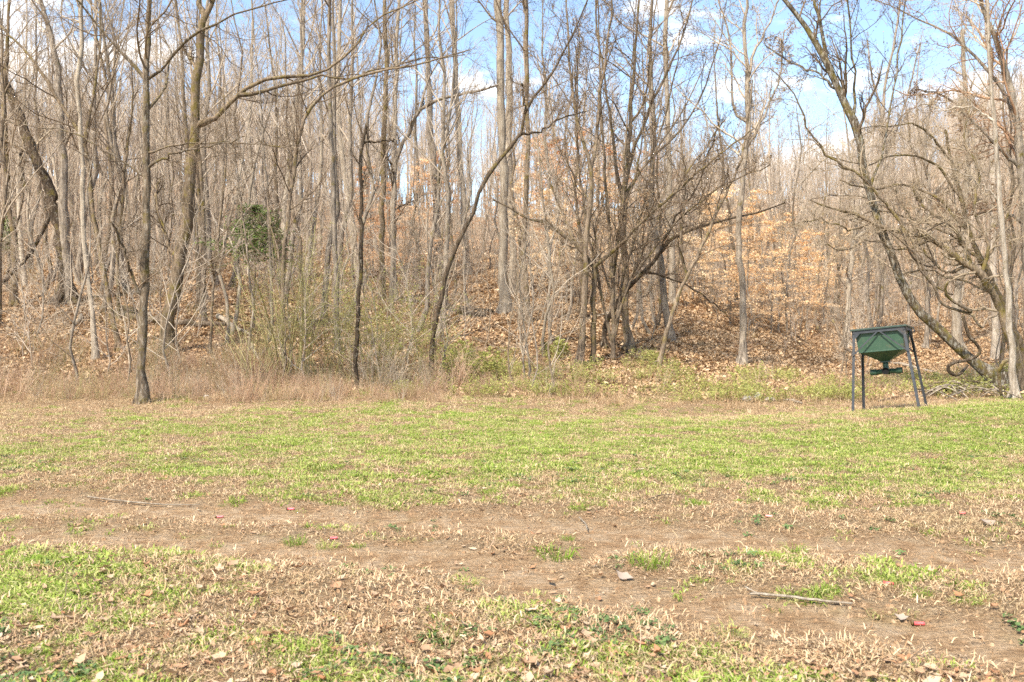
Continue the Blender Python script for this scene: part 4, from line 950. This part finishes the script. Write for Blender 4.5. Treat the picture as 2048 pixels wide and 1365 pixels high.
cedar('only dark green evergreen, half hidden behind the trunks left of centre', 508, 414, 31.0, 1.9, 1.5)
cedar('small evergreen at the left picture edge behind the scarred trunk', 18, 436, 46.0, 1.8, 0.9)

# ------------------------------------------------------------------ logs, branches, vines
def rod(name, label, cat, pts, mat, depth=0.0, drop=True, k=7, group=None, D=None, jit=0.3, twigs=0, lift=0.0):
    """lying wood: every point set on the ground at its own pixel; hanging wood: drop=False at distance D"""
    out = []
    for i, (X, Y, w) in enumerate(pts):
        if drop:
            Di = hit(X, Y); x_ = (X-1024)/F*Di; r = w*Di/F/2; out.append([x_, Di, h1(x_, Di)+r*1.05+0.02+lift*math.sin(PI*i/(len(pts)-1)), r])
        else:
            Di = D+depth*i/(len(pts)-1); p = P(X, Y, Di); out.append([*p, w*Di/F/2])
    out = np.array(out); n = max(8, len(pts)*4); c = resample(out, n); base = out[0, :3].copy()
    c[1:-1, :3] += RS.randn(n-2, 3)*c[1:-1, 3:4]*jit; c[:, :3] -= base; c[:, 3] = c[:, 3].clip(0.002)
    G = Geo(); G.tubes(c[:, :3], c[:, 3], k, cap=True)
    if twigs:
        a, ra = grow(c[None, :, :3], c[None, :, 3], twigs, 0.2, 1, 0.3, 0.7, 5, 0.15, 0.02, rmin=0.003); G.tubes(a, ra, 4)
    o = link(name, G.mesh(name, M[mat]), None, base); tag(o, label, cat, group); return o
rod('fallen_log', 'long mossy log lying across the bank behind the mossy leaner', 'log', [(222,634,14),(300,647,14),(360,654,13),(410,657,12),(456,655,9)], 'brown')
rod('fallen_log', 'short dark rotten log at the left end of the long mossy one', 'log', [(240,628,16),(262,630,15),(285,634,10)], 'dark')
rod('fallen_branch', 'pale forked branch tip pointing down to the right on the left bank', 'branch', [(436,640,11),(460,655,10),(486,668,8),(505,676,5)], 'pale')
rod('fallen_branch', 'barkless pale branch sloping down beside the olive thicket', 'branch', [(502,693,6),(512,715,6),(528,738,4)], 'pale')
rod('fallen_branch', 'thin brown branch trailing right from the snapped fork tree', 'branch', [(445,632,5),(490,648,5),(540,660,4),(580,664,3)], 'brown')
rod('fallen_branch', 'bleached crooked branch under the scarred left trunk', 'branch', [(163,636,7),(155,650,7),(143,664,5),(128,682,4)], 'pale')
rod('fallen_log', 'dark log with a shaded hollow beneath it left of the twin pale trunks', 'log', [(872,612,9),(905,628,11),(935,634,13),(970,638,11)], 'dark')
rod('fallen_log', 'thin dark log just above the hollow log on the bank', 'log', [(800,604,7),(860,612,8),(930,622,8),(985,628,7)], 'dark')
rod('fallen_log', 'dark branch sloping down the bank left of the central clump', 'branch', [(945,680,5),(985,696,5),(1020,710,4)], 'brown')
rod('fallen_log', 'dark rotten log at the foot of the stout dark trunk', 'log', [(1095,686,5),(1130,684,7),(1175,680,7)], 'dark')
rod('fallen_log', 'dark debris log right of the central clump', 'log', [(1245,704,8),(1275,722,9),(1300,726,6)], 'dark')
rod('fallen_branch', 'pale branch curving over the bank right of the central clump', 'branch', [(1195,636,4),(1215,640,4),(1240,650,3),(1265,656,2)], 'pale', lift=0.2)
rod('fallen_branch', 'long pale branch lying behind the feeder legs', 'branch', [(1772,727,6),(1830,741,6),(1880,752,5),(1915,760,4)], 'pale')
rod('fallen_branch', 'thin curved branch on the ground just right of the feeder', 'branch', [(1757,806,3),(1790,799,4),(1840,795,4)], 'brown')
rod('fallen_branch', 'short forked pale stick beside the stone heap', 'stick', [(1567,804,3.5),(1585,806,5),(1604,811,4)], 'pale')
rod('fallen_branch', 'broken branch against the bank near the crooked pale trunk', 'branch', [(1665,640,5),(1690,690,6),(1700,704,5)], 'brown', D=28, drop=False, depth=-1.0)
# brush pile
g_ = 'sticks of the pile under the leaning tree'
for k in range(34):
    X0 = 1860+RS.rand()*150; Y0 = 778+RS.rand()*22; L = 30+RS.rand()*110; dy = RS.randn()*5
    pts = [(X0-L/2, min(804, max(772, Y0-dy)), 2), (X0, Y0, 3.2), (X0+L/2, min(804, max(772, Y0+dy)), 2)]
    rod('pile_stick', 'weathered stick heaped on the brush pile under the leaning tree', 'stick', pts, random.choice(['brown', 'grey', 'pale', 'dark']), k=5, group=g_, lift=0.1+0.15*RS.rand())
rod('fallen_branch', 'split orange-brown branch sticking out left of the brush pile', 'branch', [(1843,797,4),(1872,790,8),(1905,784,9),(1960,790,7)], 'brown', lift=0.06)
# vines
vd = 22.6
for lab, pts, d0 in [
    ('grapevine dangling in a long sag from the arching mossy tree', [(1826,479,4),(1840,537,5),(1867,571,5),(1881,605,5),(1908,619,5.5),(1943,628,6)], 22.8),
    ('thick vine kink joining the sagging vine from above', [(1897,562,5),(1890,580,6),(1900,598,6),(1943,624,7)], 22.7),
    ('vine hanging down and looping low beside the leaning trunk', [(1926,629,6),(1936,667,7),(1960,701,6),(1943,718,6),(1902,728,7),(1898,742,7),(1915,751,7),(1936,730,5)], 21.9),
    ('short upturned vine end below the arching mossy tree', [(1943,628,5),(1963,655,5),(1973,639,5),(1990,632,5),(1996,625,4)], 22.6),
    ('dark vine curling round the foot of the whitish trunk', [(2014,718,8),(1998,740,8),(1999,765,7),(2003,790,6)], 21.4),
    ('loose vine loop in the canopy above the feeder', [(1800,455,3.5),(1830,520,4),(1870,530,4),(1850,470,3),(1900,440,3)], 23.5),
    ('vine hanging in a bow beneath the mossy arch', [(1775,460,3),(1800,480,3.5),(1840,520,4),(1860,565,4),(1905,590,4)], 23.2)]:
    rod('hanging_vine', lab, 'vine', pts, 'dark' if 'loop' in lab else 'brown', drop=False, D=d0, depth=0.4, jit=0.15)

# stone heap
mst = tinted('pale_stone', [(0, (0.35, 0.31, 0.27)), (1, (0.75, 0.73, 0.7))])
def stone(label, X, Y, w, hgt, mat, name='stone'):
    D = hit(X, Y); x_ = (X-1024)/F*D; G = Geo(); n = 8
    rows = []
    for i, (f, z) in enumerate([(0.9, -0.15), (1.0, 0.25), (0.85, 0.6), (0.45, 0.9)]):
        th = np.arange(n)*2*PI/n+RS.rand()*0.2; rr_ = w*D/F/2*f*(0.85+0.3*RS.rand(n))
        rows.append(np.stack([rr_*np.cos(th), rr_*0.7*np.sin(th), np.full(n, z*hgt*D/F)+RS.randn(n)*0.004], -1))
    V = np.concatenate(rows); i = np.arange(n); j = (i+1) % n
    G.add(V, [np.concatenate([np.stack([i+n*r, j+n*r, j+n*(r+1), i+n*(r+1)], -1) for r in range(3)]), (i+3*n)[None]])
    o = link(name, G.mesh(name, mat, False), None, (x_, D, h1(x_, D))); tag(o, label, 'stone')
stone('white rounded stone topping the small heap at the field edge', 1516, 798, 20, 14, mst)
mst2 = tinted('grey_stone', [(0, (0.16, 0.14, 0.12)), (1, (0.42, 0.38, 0.34))])
stone('flat grey stone at the left end of the small heap', 1494, 801, 22, 10, mst2)
stone('low brown-grey stone at the right of the small heap', 1540, 803, 20, 9, mst2)
stone('small white stone glimpsed at the brush edge on the left', 413, 795, 12, 5, mst)

# ------------------------------------------------------------------ feeder
def paint(name, col, wear, rough=0.5, metal=0.0):
    m, nt, b = new_mat(name, rough, 0.4); t = N(nt, 'TexCoord')
    n1 = noise(nt, 9, 6, t.outputs['Object'], 0.7); n2 = noise(nt, 60, 3, t.outputs['Object'])
    c = mix(nt, rng(nt, n1, 0.35, 0.75, 0, 0.5), col, wear); c = mix(nt, rng(nt, n2, 0.68, 0.74, 0, 0.7), c, (0.35, 0.33, 0.28)); c = mix(nt, rng(nt, noise(nt, 5, 6, t.outputs['Object'], 0.8), 0.56, 0.68, 0, 0.45), c, (0.16, 0.105, 0.06))
    nt.links.new(c, b.inputs['Base Color']); nt.links.new(rng(nt, n1, 0.3, 0.7, rough-0.12, rough+0.15), b.inputs['Roughness'])
    bump(nt, b, n2, 0.15, 0.004); return m
m_green = paint('green_paint', (0.03, 0.068, 0.040), (0.055, 0.10, 0.06), 0.42)
m_lid = paint('lid_green_paint', (0.035, 0.058, 0.045), (0.10, 0.125, 0.105), 0.5)
m_iron = paint('black_iron', (0.025, 0.027, 0.031), (0.075, 0.08, 0.09), 0.5)
m_tube_shade = new_mat('tube_inner_shade', 0.9)[0]; m_tube_shade.node_tree.nodes['Principled BSDF'].inputs['Base Color'].default_value = (0.01, 0.01, 0.01, 1)  # near-black colour paints in the shade inside the feed tubes
th = math.radians(-29.7); e1 = np.array([math.cos(th), math.sin(th), 0]); e2 = np.array([-math.sin(th), math.cos(th), 0])
FL = np.array([6.9, 19.0, -0.046]); S = 1.30
e1t = np.array([e1[0]*S, e1[1]*S, 0.0659*e1[0]*S-0.093*e1[1]*S]); e2t = np.array([e2[0]*S, e2[1]*S, 0.0659*e2[0]*S-0.093*e2[1]*S])
u1 = e1t/np.linalg.norm(e1t); u2 = e2t-np.dot(e2t, u1)*u1; u2 /= np.linalg.norm(u2); u3 = np.cross(u1, u2)
fc = FL+0.5*e1t+0.5*e2t
feeder = empty('game_feeder', (fc[0], fc[1], fc[2]), 'green hopper feeder on four splayed black legs at the right of the field', 'feeder')
RM = np.stack([u1, u2, u3], 1)
from mathutils import Matrix
feeder.rotation_mode = 'QUATERNION'; feeder.rotation_quaternion = Matrix(RM.tolist()).to_quaternion()
def part(name, G, mat, smooth=False, parent=None):
    o = link(name, G.mesh(name, mat, smooth), parent or feeder); return o
def frame_of(a, b_, ref=(0, 0, 1)):
    a, b_ = np.array(a, float), np.array(b_, float); z = norm(b_-a); x = np.cross(np.array(ref, float), z); x = norm(x); return np.stack([x, np.cross(z, x), z], 1), np.linalg.norm(b_-a), (a+b_)/2
def bar(G, a, b_, w, t, ref=(0, 0, 1)):
    R, L, c = frame_of(a, b_, ref); G.box(c, w, t, L, R)
def angle_iron(G, a, b_, xd, yd, w=0.05, t=0.006):
    """L section: flanges run along xd and yd from the corner line a-b"""
    a, b_, xd, yd = [np.array(q, float) for q in (a, b_, xd, yd)]
    prof = [0*xd, xd*w, xd*w+yd*t, xd*t+yd*t, xd*t+yd*w, yd*w]
    V = np.array([a+p for p in prof]+[b_+p for p in prof]); n = 6; i = np.arange(n); j = (i+1) % n
    G.add(V, [np.stack([i, j, j+n, i+n], -1), np.array([[0, 3, 2, 1], [0, 5, 4, 3], [6, 7, 8, 9], [6, 9, 10, 11]])])
HT = 1.66; ht = 0.50     # rail height and half width at the rail
hb = S/2
def leg_at(sx, sy, z):
    f = z/HT; return np.array([sx*(hb+(ht-hb)*f), sy*(hb+(ht-hb)*f), z])
for sx in (-1, 1):
    for sy in (-1, 1):
        G = Geo(); angle_iron(G, leg_at(sx, sy, -0.06), leg_at(sx, sy, HT-0.002), (-sx, 0, 0), (0, -sy, 0), 0.052, 0.007)
        if sx*sy < 0: pass
        lg = part('leg', G, m_iron)
        G = Geo()
        for z in (0.62, 0.72, 1.12, 1.18, 1.55):
            c = leg_at(sx, sy, z)+np.array([-sx*0.026, sy*0.003, 0]); G.tubes(np.array([c, c+np.array([0, sy*0.008, 0])]), np.array([0.007, 0.006]), 6, cap=True)
        part('bolts', G, m_lid, parent=lg)
for ax in range(4):      # top rails, braces and gussets on each side
    s = [(-1, -1, 1, -1), (1, -1, 1, 1), (1, 1, -1, 1), (-1, 1, -1, -1)][ax]
    a = np.array([s[0]*ht, s[1]*ht, HT-0.0]); b_ = np.array([s[2]*ht, s[3]*ht, HT])
    nrm = np.array([0, -1, 0]) if ax == 0 else np.array([1, 0, 0]) if ax == 1 else np.array([0, 1, 0]) if ax == 2 else np.array([-1, 0, 0])
    off = nrm*0.012
    d = norm(b_-a)
    G = Geo(); G.box((a+b_)/2+off*1.2-np.array([0, 0, 0.028]), *(np.abs(d)*(2*ht-0.006)+np.abs(nrm)*0.006+np.array([0, 0, 0.06])))
    part('top_rail', G, m_iron)
    mid = (a+b_)/2+off*2.3-np.array([0, 0, 0.05])
    for q, sg in ((a, 1), (b_, -1)):
        lz = 1.16; lp = leg_at(np.sign(q[0]), np.sign(q[1]), lz)+off*1.6+d*sg*0.012
        G = Geo(); bar(G, lp, mid+d*(-sg)*0.03, 0.026, 0.006, nrm); part('brace', G, m_iron)
        G = Geo(); c0 = q+off*1.9-np.array([0, 0, 0.0])
        V = np.array([c0+d*sg*0.03-np.array([0, 0, 0.05]), c0+d*sg*0.15-np.array([0, 0, 0.05]), c0+d*sg*0.045-np.array([0, 0, 0.16])]); V = np.concatenate([V, V+off*0.3])
        G.add(V, [np.array([[0, 1, 2], [5, 4, 3]]), np.array([[0, 3, 4, 1], [1, 4, 5, 2], [2, 5, 3, 0]])]); part('gusset', G, m_iron)
# hopper: slightly tapered bin above a pyramid
def ring(h, z): return np.array([[-h, -h, z], [h, -h, z], [h, h, z], [-h, h, z]])
G = Geo(); V = np.concatenate([ring(0.465, HT+0.02), ring(0.43, 1.225), ring(0.085, 1.02), ring(0.085, 1.005)]); i = np.arange(4); j = (i+1) % 4
G.add(V, [np.concatenate([np.stack([i+4*(r+1), j+4*(r+1), j+4*r, i+4*r], -1) for r in range(3)]), np.array([[12, 15, 14, 13]])])
hop = part('hopper', G, m_green)
G = Geo(); V = np.concatenate([ring(0.435, 1.238), ring(0.436, 1.225), ring(0.435, 1.212)]); G.add(V, [np.concatenate([np.stack([i+4*(r+1), j+4*(r+1), j+4*r, i+4*r], -1) for r in range(2)])]); part('seam', G, m_green, parent=hop)
G = Geo(); V = np.concatenate([ring(0.54, HT+0.006), ring(0.545, HT+0.03), ring(0.53, HT+0.042), ring(0.2, HT+0.06)])
G.add(V, [np.concatenate([np.stack([i+4*r, j+4*r, j+4*(r+1), i+4*(r+1)], -1) for r in range(3)]), np.array([[12, 13, 14, 15], [0, 3, 2, 1]])]); lid = part('lid', G, m_lid)
G = Geo(); G.box((0.553, 0.50, HT-0.02), 0.014, 0.05, 0.12); G.box((0.560, 0.50, HT-0.04), 0.018, 0.07, 0.03); part('latch', G, m_iron, parent=lid)
G = Geo(); G.box((0, 0, 1.0), 0.21, 0.21, 0.014); part('flange', G, m_lid)
G = Geo(); G.tubes(np.array([[0, 0, 0.995], [0, 0, 0.95], [0, 0, 0.87], [0, 0, 0.8], [0, 0, 0.765]]), np.array([0.058, 0.057, 0.057, 0.066, 0.06]), 20, cap=True); hub = part('drop_tube', G, m_green, True)
for dx, dy in ((1, 0), (-1, 0), (0, -1), (0, 1)):
    d = np.array([dx, dy, 0.0]); c = np.array([0, 0, 0.815]); G = Geo()
    rr_ = 0.05; tilt = np.array([0, 0, -0.06])
    a = c+d*0.03; b_ = c+d*0.19+tilt*0.2; e = c+d*0.31+tilt*0.1
    if dy == -1: a = c; b_ = c+d*0.09; e = c+d*0.125; rr_ = 0.058
    G.tubes(np.array([a, b_-d*0.001, b_, e]), np.array([rr_, rr_, rr_+0.012, rr_+0.012]), 18)
    G.tubes(np.array([e, e-d*0.002, b_]), np.array([rr_+0.012, rr_, rr_]), 18, 1)
    n0 = G.n; G.tubes(np.array([e-d*0.03, e-d*0.031]), np.array([rr_, 0.001]), 18, 1)  # black disc set in the mouth, standing in for the dark depth
    tb = part('feed_tube', G, [m_green, m_tube_shade], True)

# ------------------------------------------------------------------ small things on the field
def shell(label, X, Y, rz, col):
    D = hit(X, Y); x_ = (X-1024)/F*D; m, nt, b = new_mat('faded_red_plastic', 0.5, 0.4)
    g_ = N(nt, 'TexCoord'); nt.links.new(mix(nt, rng(nt, noise(nt, 60, 3, g_.outputs['Object']), 0.35, 0.7), col, tuple(min(1, c*1.5+0.1) for c in col)), b.inputs['Base Color'])
    r = empty('shotgun_shell', (x_, D, h1(x_, D)+0.014), label, 'shotgun shell', None); r.rotation_euler = (0, 0.05, rz)
    G = Geo(); xs_ = [-0.022, -0.01, 0.02, 0.037, 0.04, 0.038]; G.tubes(np.array([[a, 0, 0] for a in xs_]), np.array([0.0105, 0.0102, 0.0102, 0.0108, 0.009, 0.002]), 12, cap=True); link('casing', G.mesh('casing', m), r)
    G = Geo(); G.tubes(np.array([[a, 0, 0] for a in (-0.034, -0.0325, -0.032, -0.022)]), np.array([0.0118, 0.0118, 0.0108, 0.0108]), 12, cap=True); link('brass_head', G.mesh('brass_head', m_brass), r)
m_brass, nt, b = new_mat('tarnished_brass', 0.4, 0.5); b.inputs['Base Color'].default_value = (0.25, 0.17, 0.07, 1); b.inputs['Metallic'].default_value = 0.8
shell('brightest red spent shell lying in the near dirt track at lower right', 1835, 1257, 0.05, (0.62, 0.06, 0.06))
shell('dark red spent shell by a grass tuft above the nearest one', 1774, 1175, -0.5, (0.5, 0.035, 0.045))
shell('pinkish red spent shell beside small tufts left of centre', 665, 1084, 0.45, (0.62, 0.10, 0.11))
shell('slim pink spent shell further back in the dirt left of centre', 580, 1023, 0.15, (0.6, 0.10, 0.13))
shell('tiny pink shell farthest left among the thatch', 438, 1038, 0.6, (0.6, 0.16, 0.16))
shell('reddish shell half sunk in thatch at the far right', 1922, 1032, 0.2, (0.55, 0.12, 0.09))
shell('pale pink shell right of centre near the grass edge', 1536, 1037, -0.2, (0.65, 0.25, 0.22))
def paper(label, X, Y, L, W, rz, mat, name='scrap', cat='litter'):
    D = hit(X, Y); x_ = (X-1024)/F*D
    o = link(name, leaf_mesh(L, W, 0.25, mat), None, (x_, D, h1(x_, D)+0.02)); o.rotation_euler = (0.3, 0.1, rz); tag(o, label, cat)
mw = tinted('bleached_leaf', [(0, (0.22, 0.165, 0.12)), (1, (0.36, 0.29, 0.23))])
paper('large bleached leaf lying alone on the near dirt track', 1250, 1165, 0.12, 0.07, -0.4, mw, 'bleached_leaf', 'leaf')
paper('whitish curled leaf next to the brightest red shell', 1803, 1252, 0.08, 0.045, -0.5, mw, 'bleached_leaf', 'leaf')
paper('pale leaf in thatch near the right end of the upper track', 1975, 1052, 0.13, 0.08, 0.1, mw, 'bleached_leaf', 'leaf')
rod('dead_stick', 'long thin pale stick lying along the lower dirt track', 'stick', [(1500,1203,5),(1560,1205,6),(1620,1210,5.5),(1705,1218,4)], 'pale', k=6, jit=0.2)
rod('dead_stick', 'short thin stick above the long pale one', 'stick', [(1490,1188,3),(1520,1198,3.5)], 'pale', k=5)
rod('dead_stick', 'long straw-coloured stalk at the left of the upper track', 'stick', [(175,1002,3),(240,1010,3.5),(330,1017,3),(400,1016,2)], 'pale', k=5, jit=0.1)
rod('dead_stick', 'pale bent twig in the track near the centre', 'stick', [(1158,1043,2.5),(1171,1055,3),(1175,1069,2.5)], 'pale', k=5)
rod('dead_stick', 'curved dark stem lying left of the pair of upright weeds', 'stick', [(1295,1006,2),(1320,997,2.5),(1345,995,2)], 'brown', k=5)
def stem(label, X, Y, X2, Y2, mat='rtwig', n=1):
    D = hit(X, Y); x_ = (X-1024)/F*D; z = h1(x_, D); top = P(X2, Y2, D+0.1); base = np.array([x_, D, z])
    c = resample(np.array([[0, 0, -0.02, 0.003], [*(0.5*(top-base)+np.array([0.01, 0, 0])), 0.0025], [*(top-base), 0.0012]]), 7)
    c[1:, :3] += RS.randn(6, 3)*0.004
    G = Geo(); G.tubes(c[:, :3], c[:, 3], 4); a, ra = grow(c[None, :, :3], c[None, :, 3], 4, 0.4, 1, 0.3, 0.6, 4, 0.1, 0.03, rmin=0.001); G.tubes(a, ra, 3)
    o = link('weed_stalk', G.mesh('weed_stalk', M[mat]), None, base); tag(o, label, 'weed stalk')
stem('tall thin dead weed stalk standing right of centre at the grass edge', 1262, 1020, 1264, 952)
stem('dead weed stalk leaning right, second of the upright pair', 1340, 1012, 1349, 978)
stem('short slanted dead stalk in the thatch near the upper track', 1597, 1045, 1606, 1024)
stem('dark forked weed stalk rising from the left foreground leaves', 122, 1240, 132, 1130, 'dtwig')
stem('arching dead stem beside the dark stalk in the left foreground', 165, 1205, 132, 1120, 'dtwig')
stem('thin stalk at the left edge of the green foreground patch', 140, 1105, 134, 1068)
stem('leaning stalk at the lower right corner of the dirt track', 1780, 1350, 1875, 1275, 'dtwig')
stem('slim stalk in the centre foreground grass', 1276, 1320, 1278, 1240)
stem('thin stalk left of the tuft at the centre of the track', 978, 1105, 988, 1065)
stem('bent stalk by the grass tuft on the middle hump', 1552, 1110, 1541, 1088)
stem('wispy pale stalk in the middle of the field at left', 663, 905, 661, 865, 'ptwig')
stem('dark dead stalk against the brush at the centre', 1259, 795, 1259, 752, 'dtwig')
stem('leaning dead stalk at the field edge right of the bright shrub', 1035, 825, 1020, 780, 'rtwig')
# single tufts standing on the bare track
big_tufts = [blades(110, 0.10, 0.03, 0.13, 0.0045, 1.1, M['grass']) for _ in range(3)]
for i, (X, Y, s, lab) in enumerate([(592,1088,0.9,'left of the pair of tufts by the pinkish shell'),(654,1098,0.8,'right below the pinkish shell'),(1110,1118,1.3,'alone in the centre of the dirt'),(1158,1022,0.9,'on the near side of the field at centre'),(1300,1135,1.3,'fullest of the tufts on the middle hump'),(1385,1010,0.8,'beneath the upright pair of stalks'),(1135,1082,0.6,'small one above the bare centre'),(1590,1105,0.9,'by the bent stalk on the middle hump'),(1790,1170,0.9,'right of the dark red shell'),(1835,1195,0.8,'lowest of those near the dark red shell'),(1650,1190,0.8,'left of the dark red shell in the dirt'),(930,1170,0.9,'at the left lip of the near track'),(890,1280,0.9,'in the centre foreground'),(1460,1275,0.9,'at the bottom edge of the near track'),(12,985,0.9,'dark and low at the left edge'),(1865,940,1.1,'tallest of the grass at the right'),(718,1095,0.5,'smallest beside the pinkish shell')]):
    D = hit(X, Y); x_ = (X-1024)/F*D
    o = link('grass_tuft', big_tufts[i % 3], None, (x_, D, h1(x_, D))); o.scale = (s, s, s); o.rotation_euler[2] = RS.rand()*6.28
    tag(o, 'green grass tuft '+lab, 'grass tuft', 'single grass tufts on the dirt')
# nearest fallen leaves, one by one
big = [leaf_mesh(0.08+0.04*RS.rand(), 0.04+0.035*RS.rand(), 0.15+0.35*RS.rand(), M['leafn'], k % 2) for k in range(10)]
k = 0; LV = []
while k < 290:
    x, y = rand_pts(1, 3.75, 6.6, -0.56, 0.56, 0.4); x, y = float(x[0]), float(y[0])
    dens = (1-1.0*float(tracks(np.array([x]), np.array([y]))[0]))*(1.0 if x/y < 0.1 else 0.35 if y > 4.6 else 0.8)
    if RS.rand() > dens: continue
    side = 'left' if x/y < -0.15 else 'middle' if x/y < 0.2 else 'right'
    o = link('fallen_leaf', big[k % 10], None, (x, y, h1(x, y)+0.02)); s = RS.uniform(0.4, 1.0)*(0.75+0.25*RS.rand()); o.scale = (s, s, s)
    o.rotation_euler = (RS.randn()*0.2, RS.randn()*0.2, RS.rand()*6.28)
    LV.append((o, side)); k += 1

SPOT = {'left': [(0, 'left picture edge'), (125, 'dark forked stalk'), (300, 'green left patch'), (480, 'matted left litter')], 'middle': [(620, 'thatch left of centre'), (780, 'bare lip of the near track'), (1000, 'bottom centre grass'), (1270, 'slim centre stalk')], 'right': [(1460, 'tuft at the near track edge'), (1640, 'bottom right grass'), (1835, 'brightest red shell'), (2040, 'right picture edge')]}
grp_ = {}
for o, side in LV:
    X = 1024+F*o.location.x/o.location.y; an = min(SPOT[side], key=lambda q: abs(q[0]-X))[1]
    sz = 'broad' if o.scale.x > 0.85 else 'middling' if o.scale.x > 0.62 else 'small'
    grp_.setdefault((side, an, sz), []).append(o)
for (side, an, sz), L_ in grp_.items():
    L_.sort(key=lambda o: o.location.y)
    for i_, o in enumerate(L_):
        w_ = '' if len(L_) == 1 else (ORD[i_] if i_ < 12 else '%dth nearest' % (i_+1))+' '
        tag(o, '%s%s dry brown leaf by the %s' % (w_, sz, an), 'leaf', 'dry leaves in the %s foreground' % side)
st_ = [o for o in COL.objects if o.name.split('.')[0] == 'pile_stick']
st_.sort(key=lambda o: o.location.x)
for i_, o in enumerate(st_):
    mt_ = {'brown_bark': 'brown', 'grey_bark': 'grey', 'pale_bark': 'pale', 'dark_bark': 'dark'}[o.data.materials[0].name]
    o['label'] = '%s weathered stick of the brush pile, %s from its left end' % (mt_, (ORD[i_].replace(' nearest', '').replace('nearest', 'first') if i_ < 12 else '%dth' % (i_+1)))
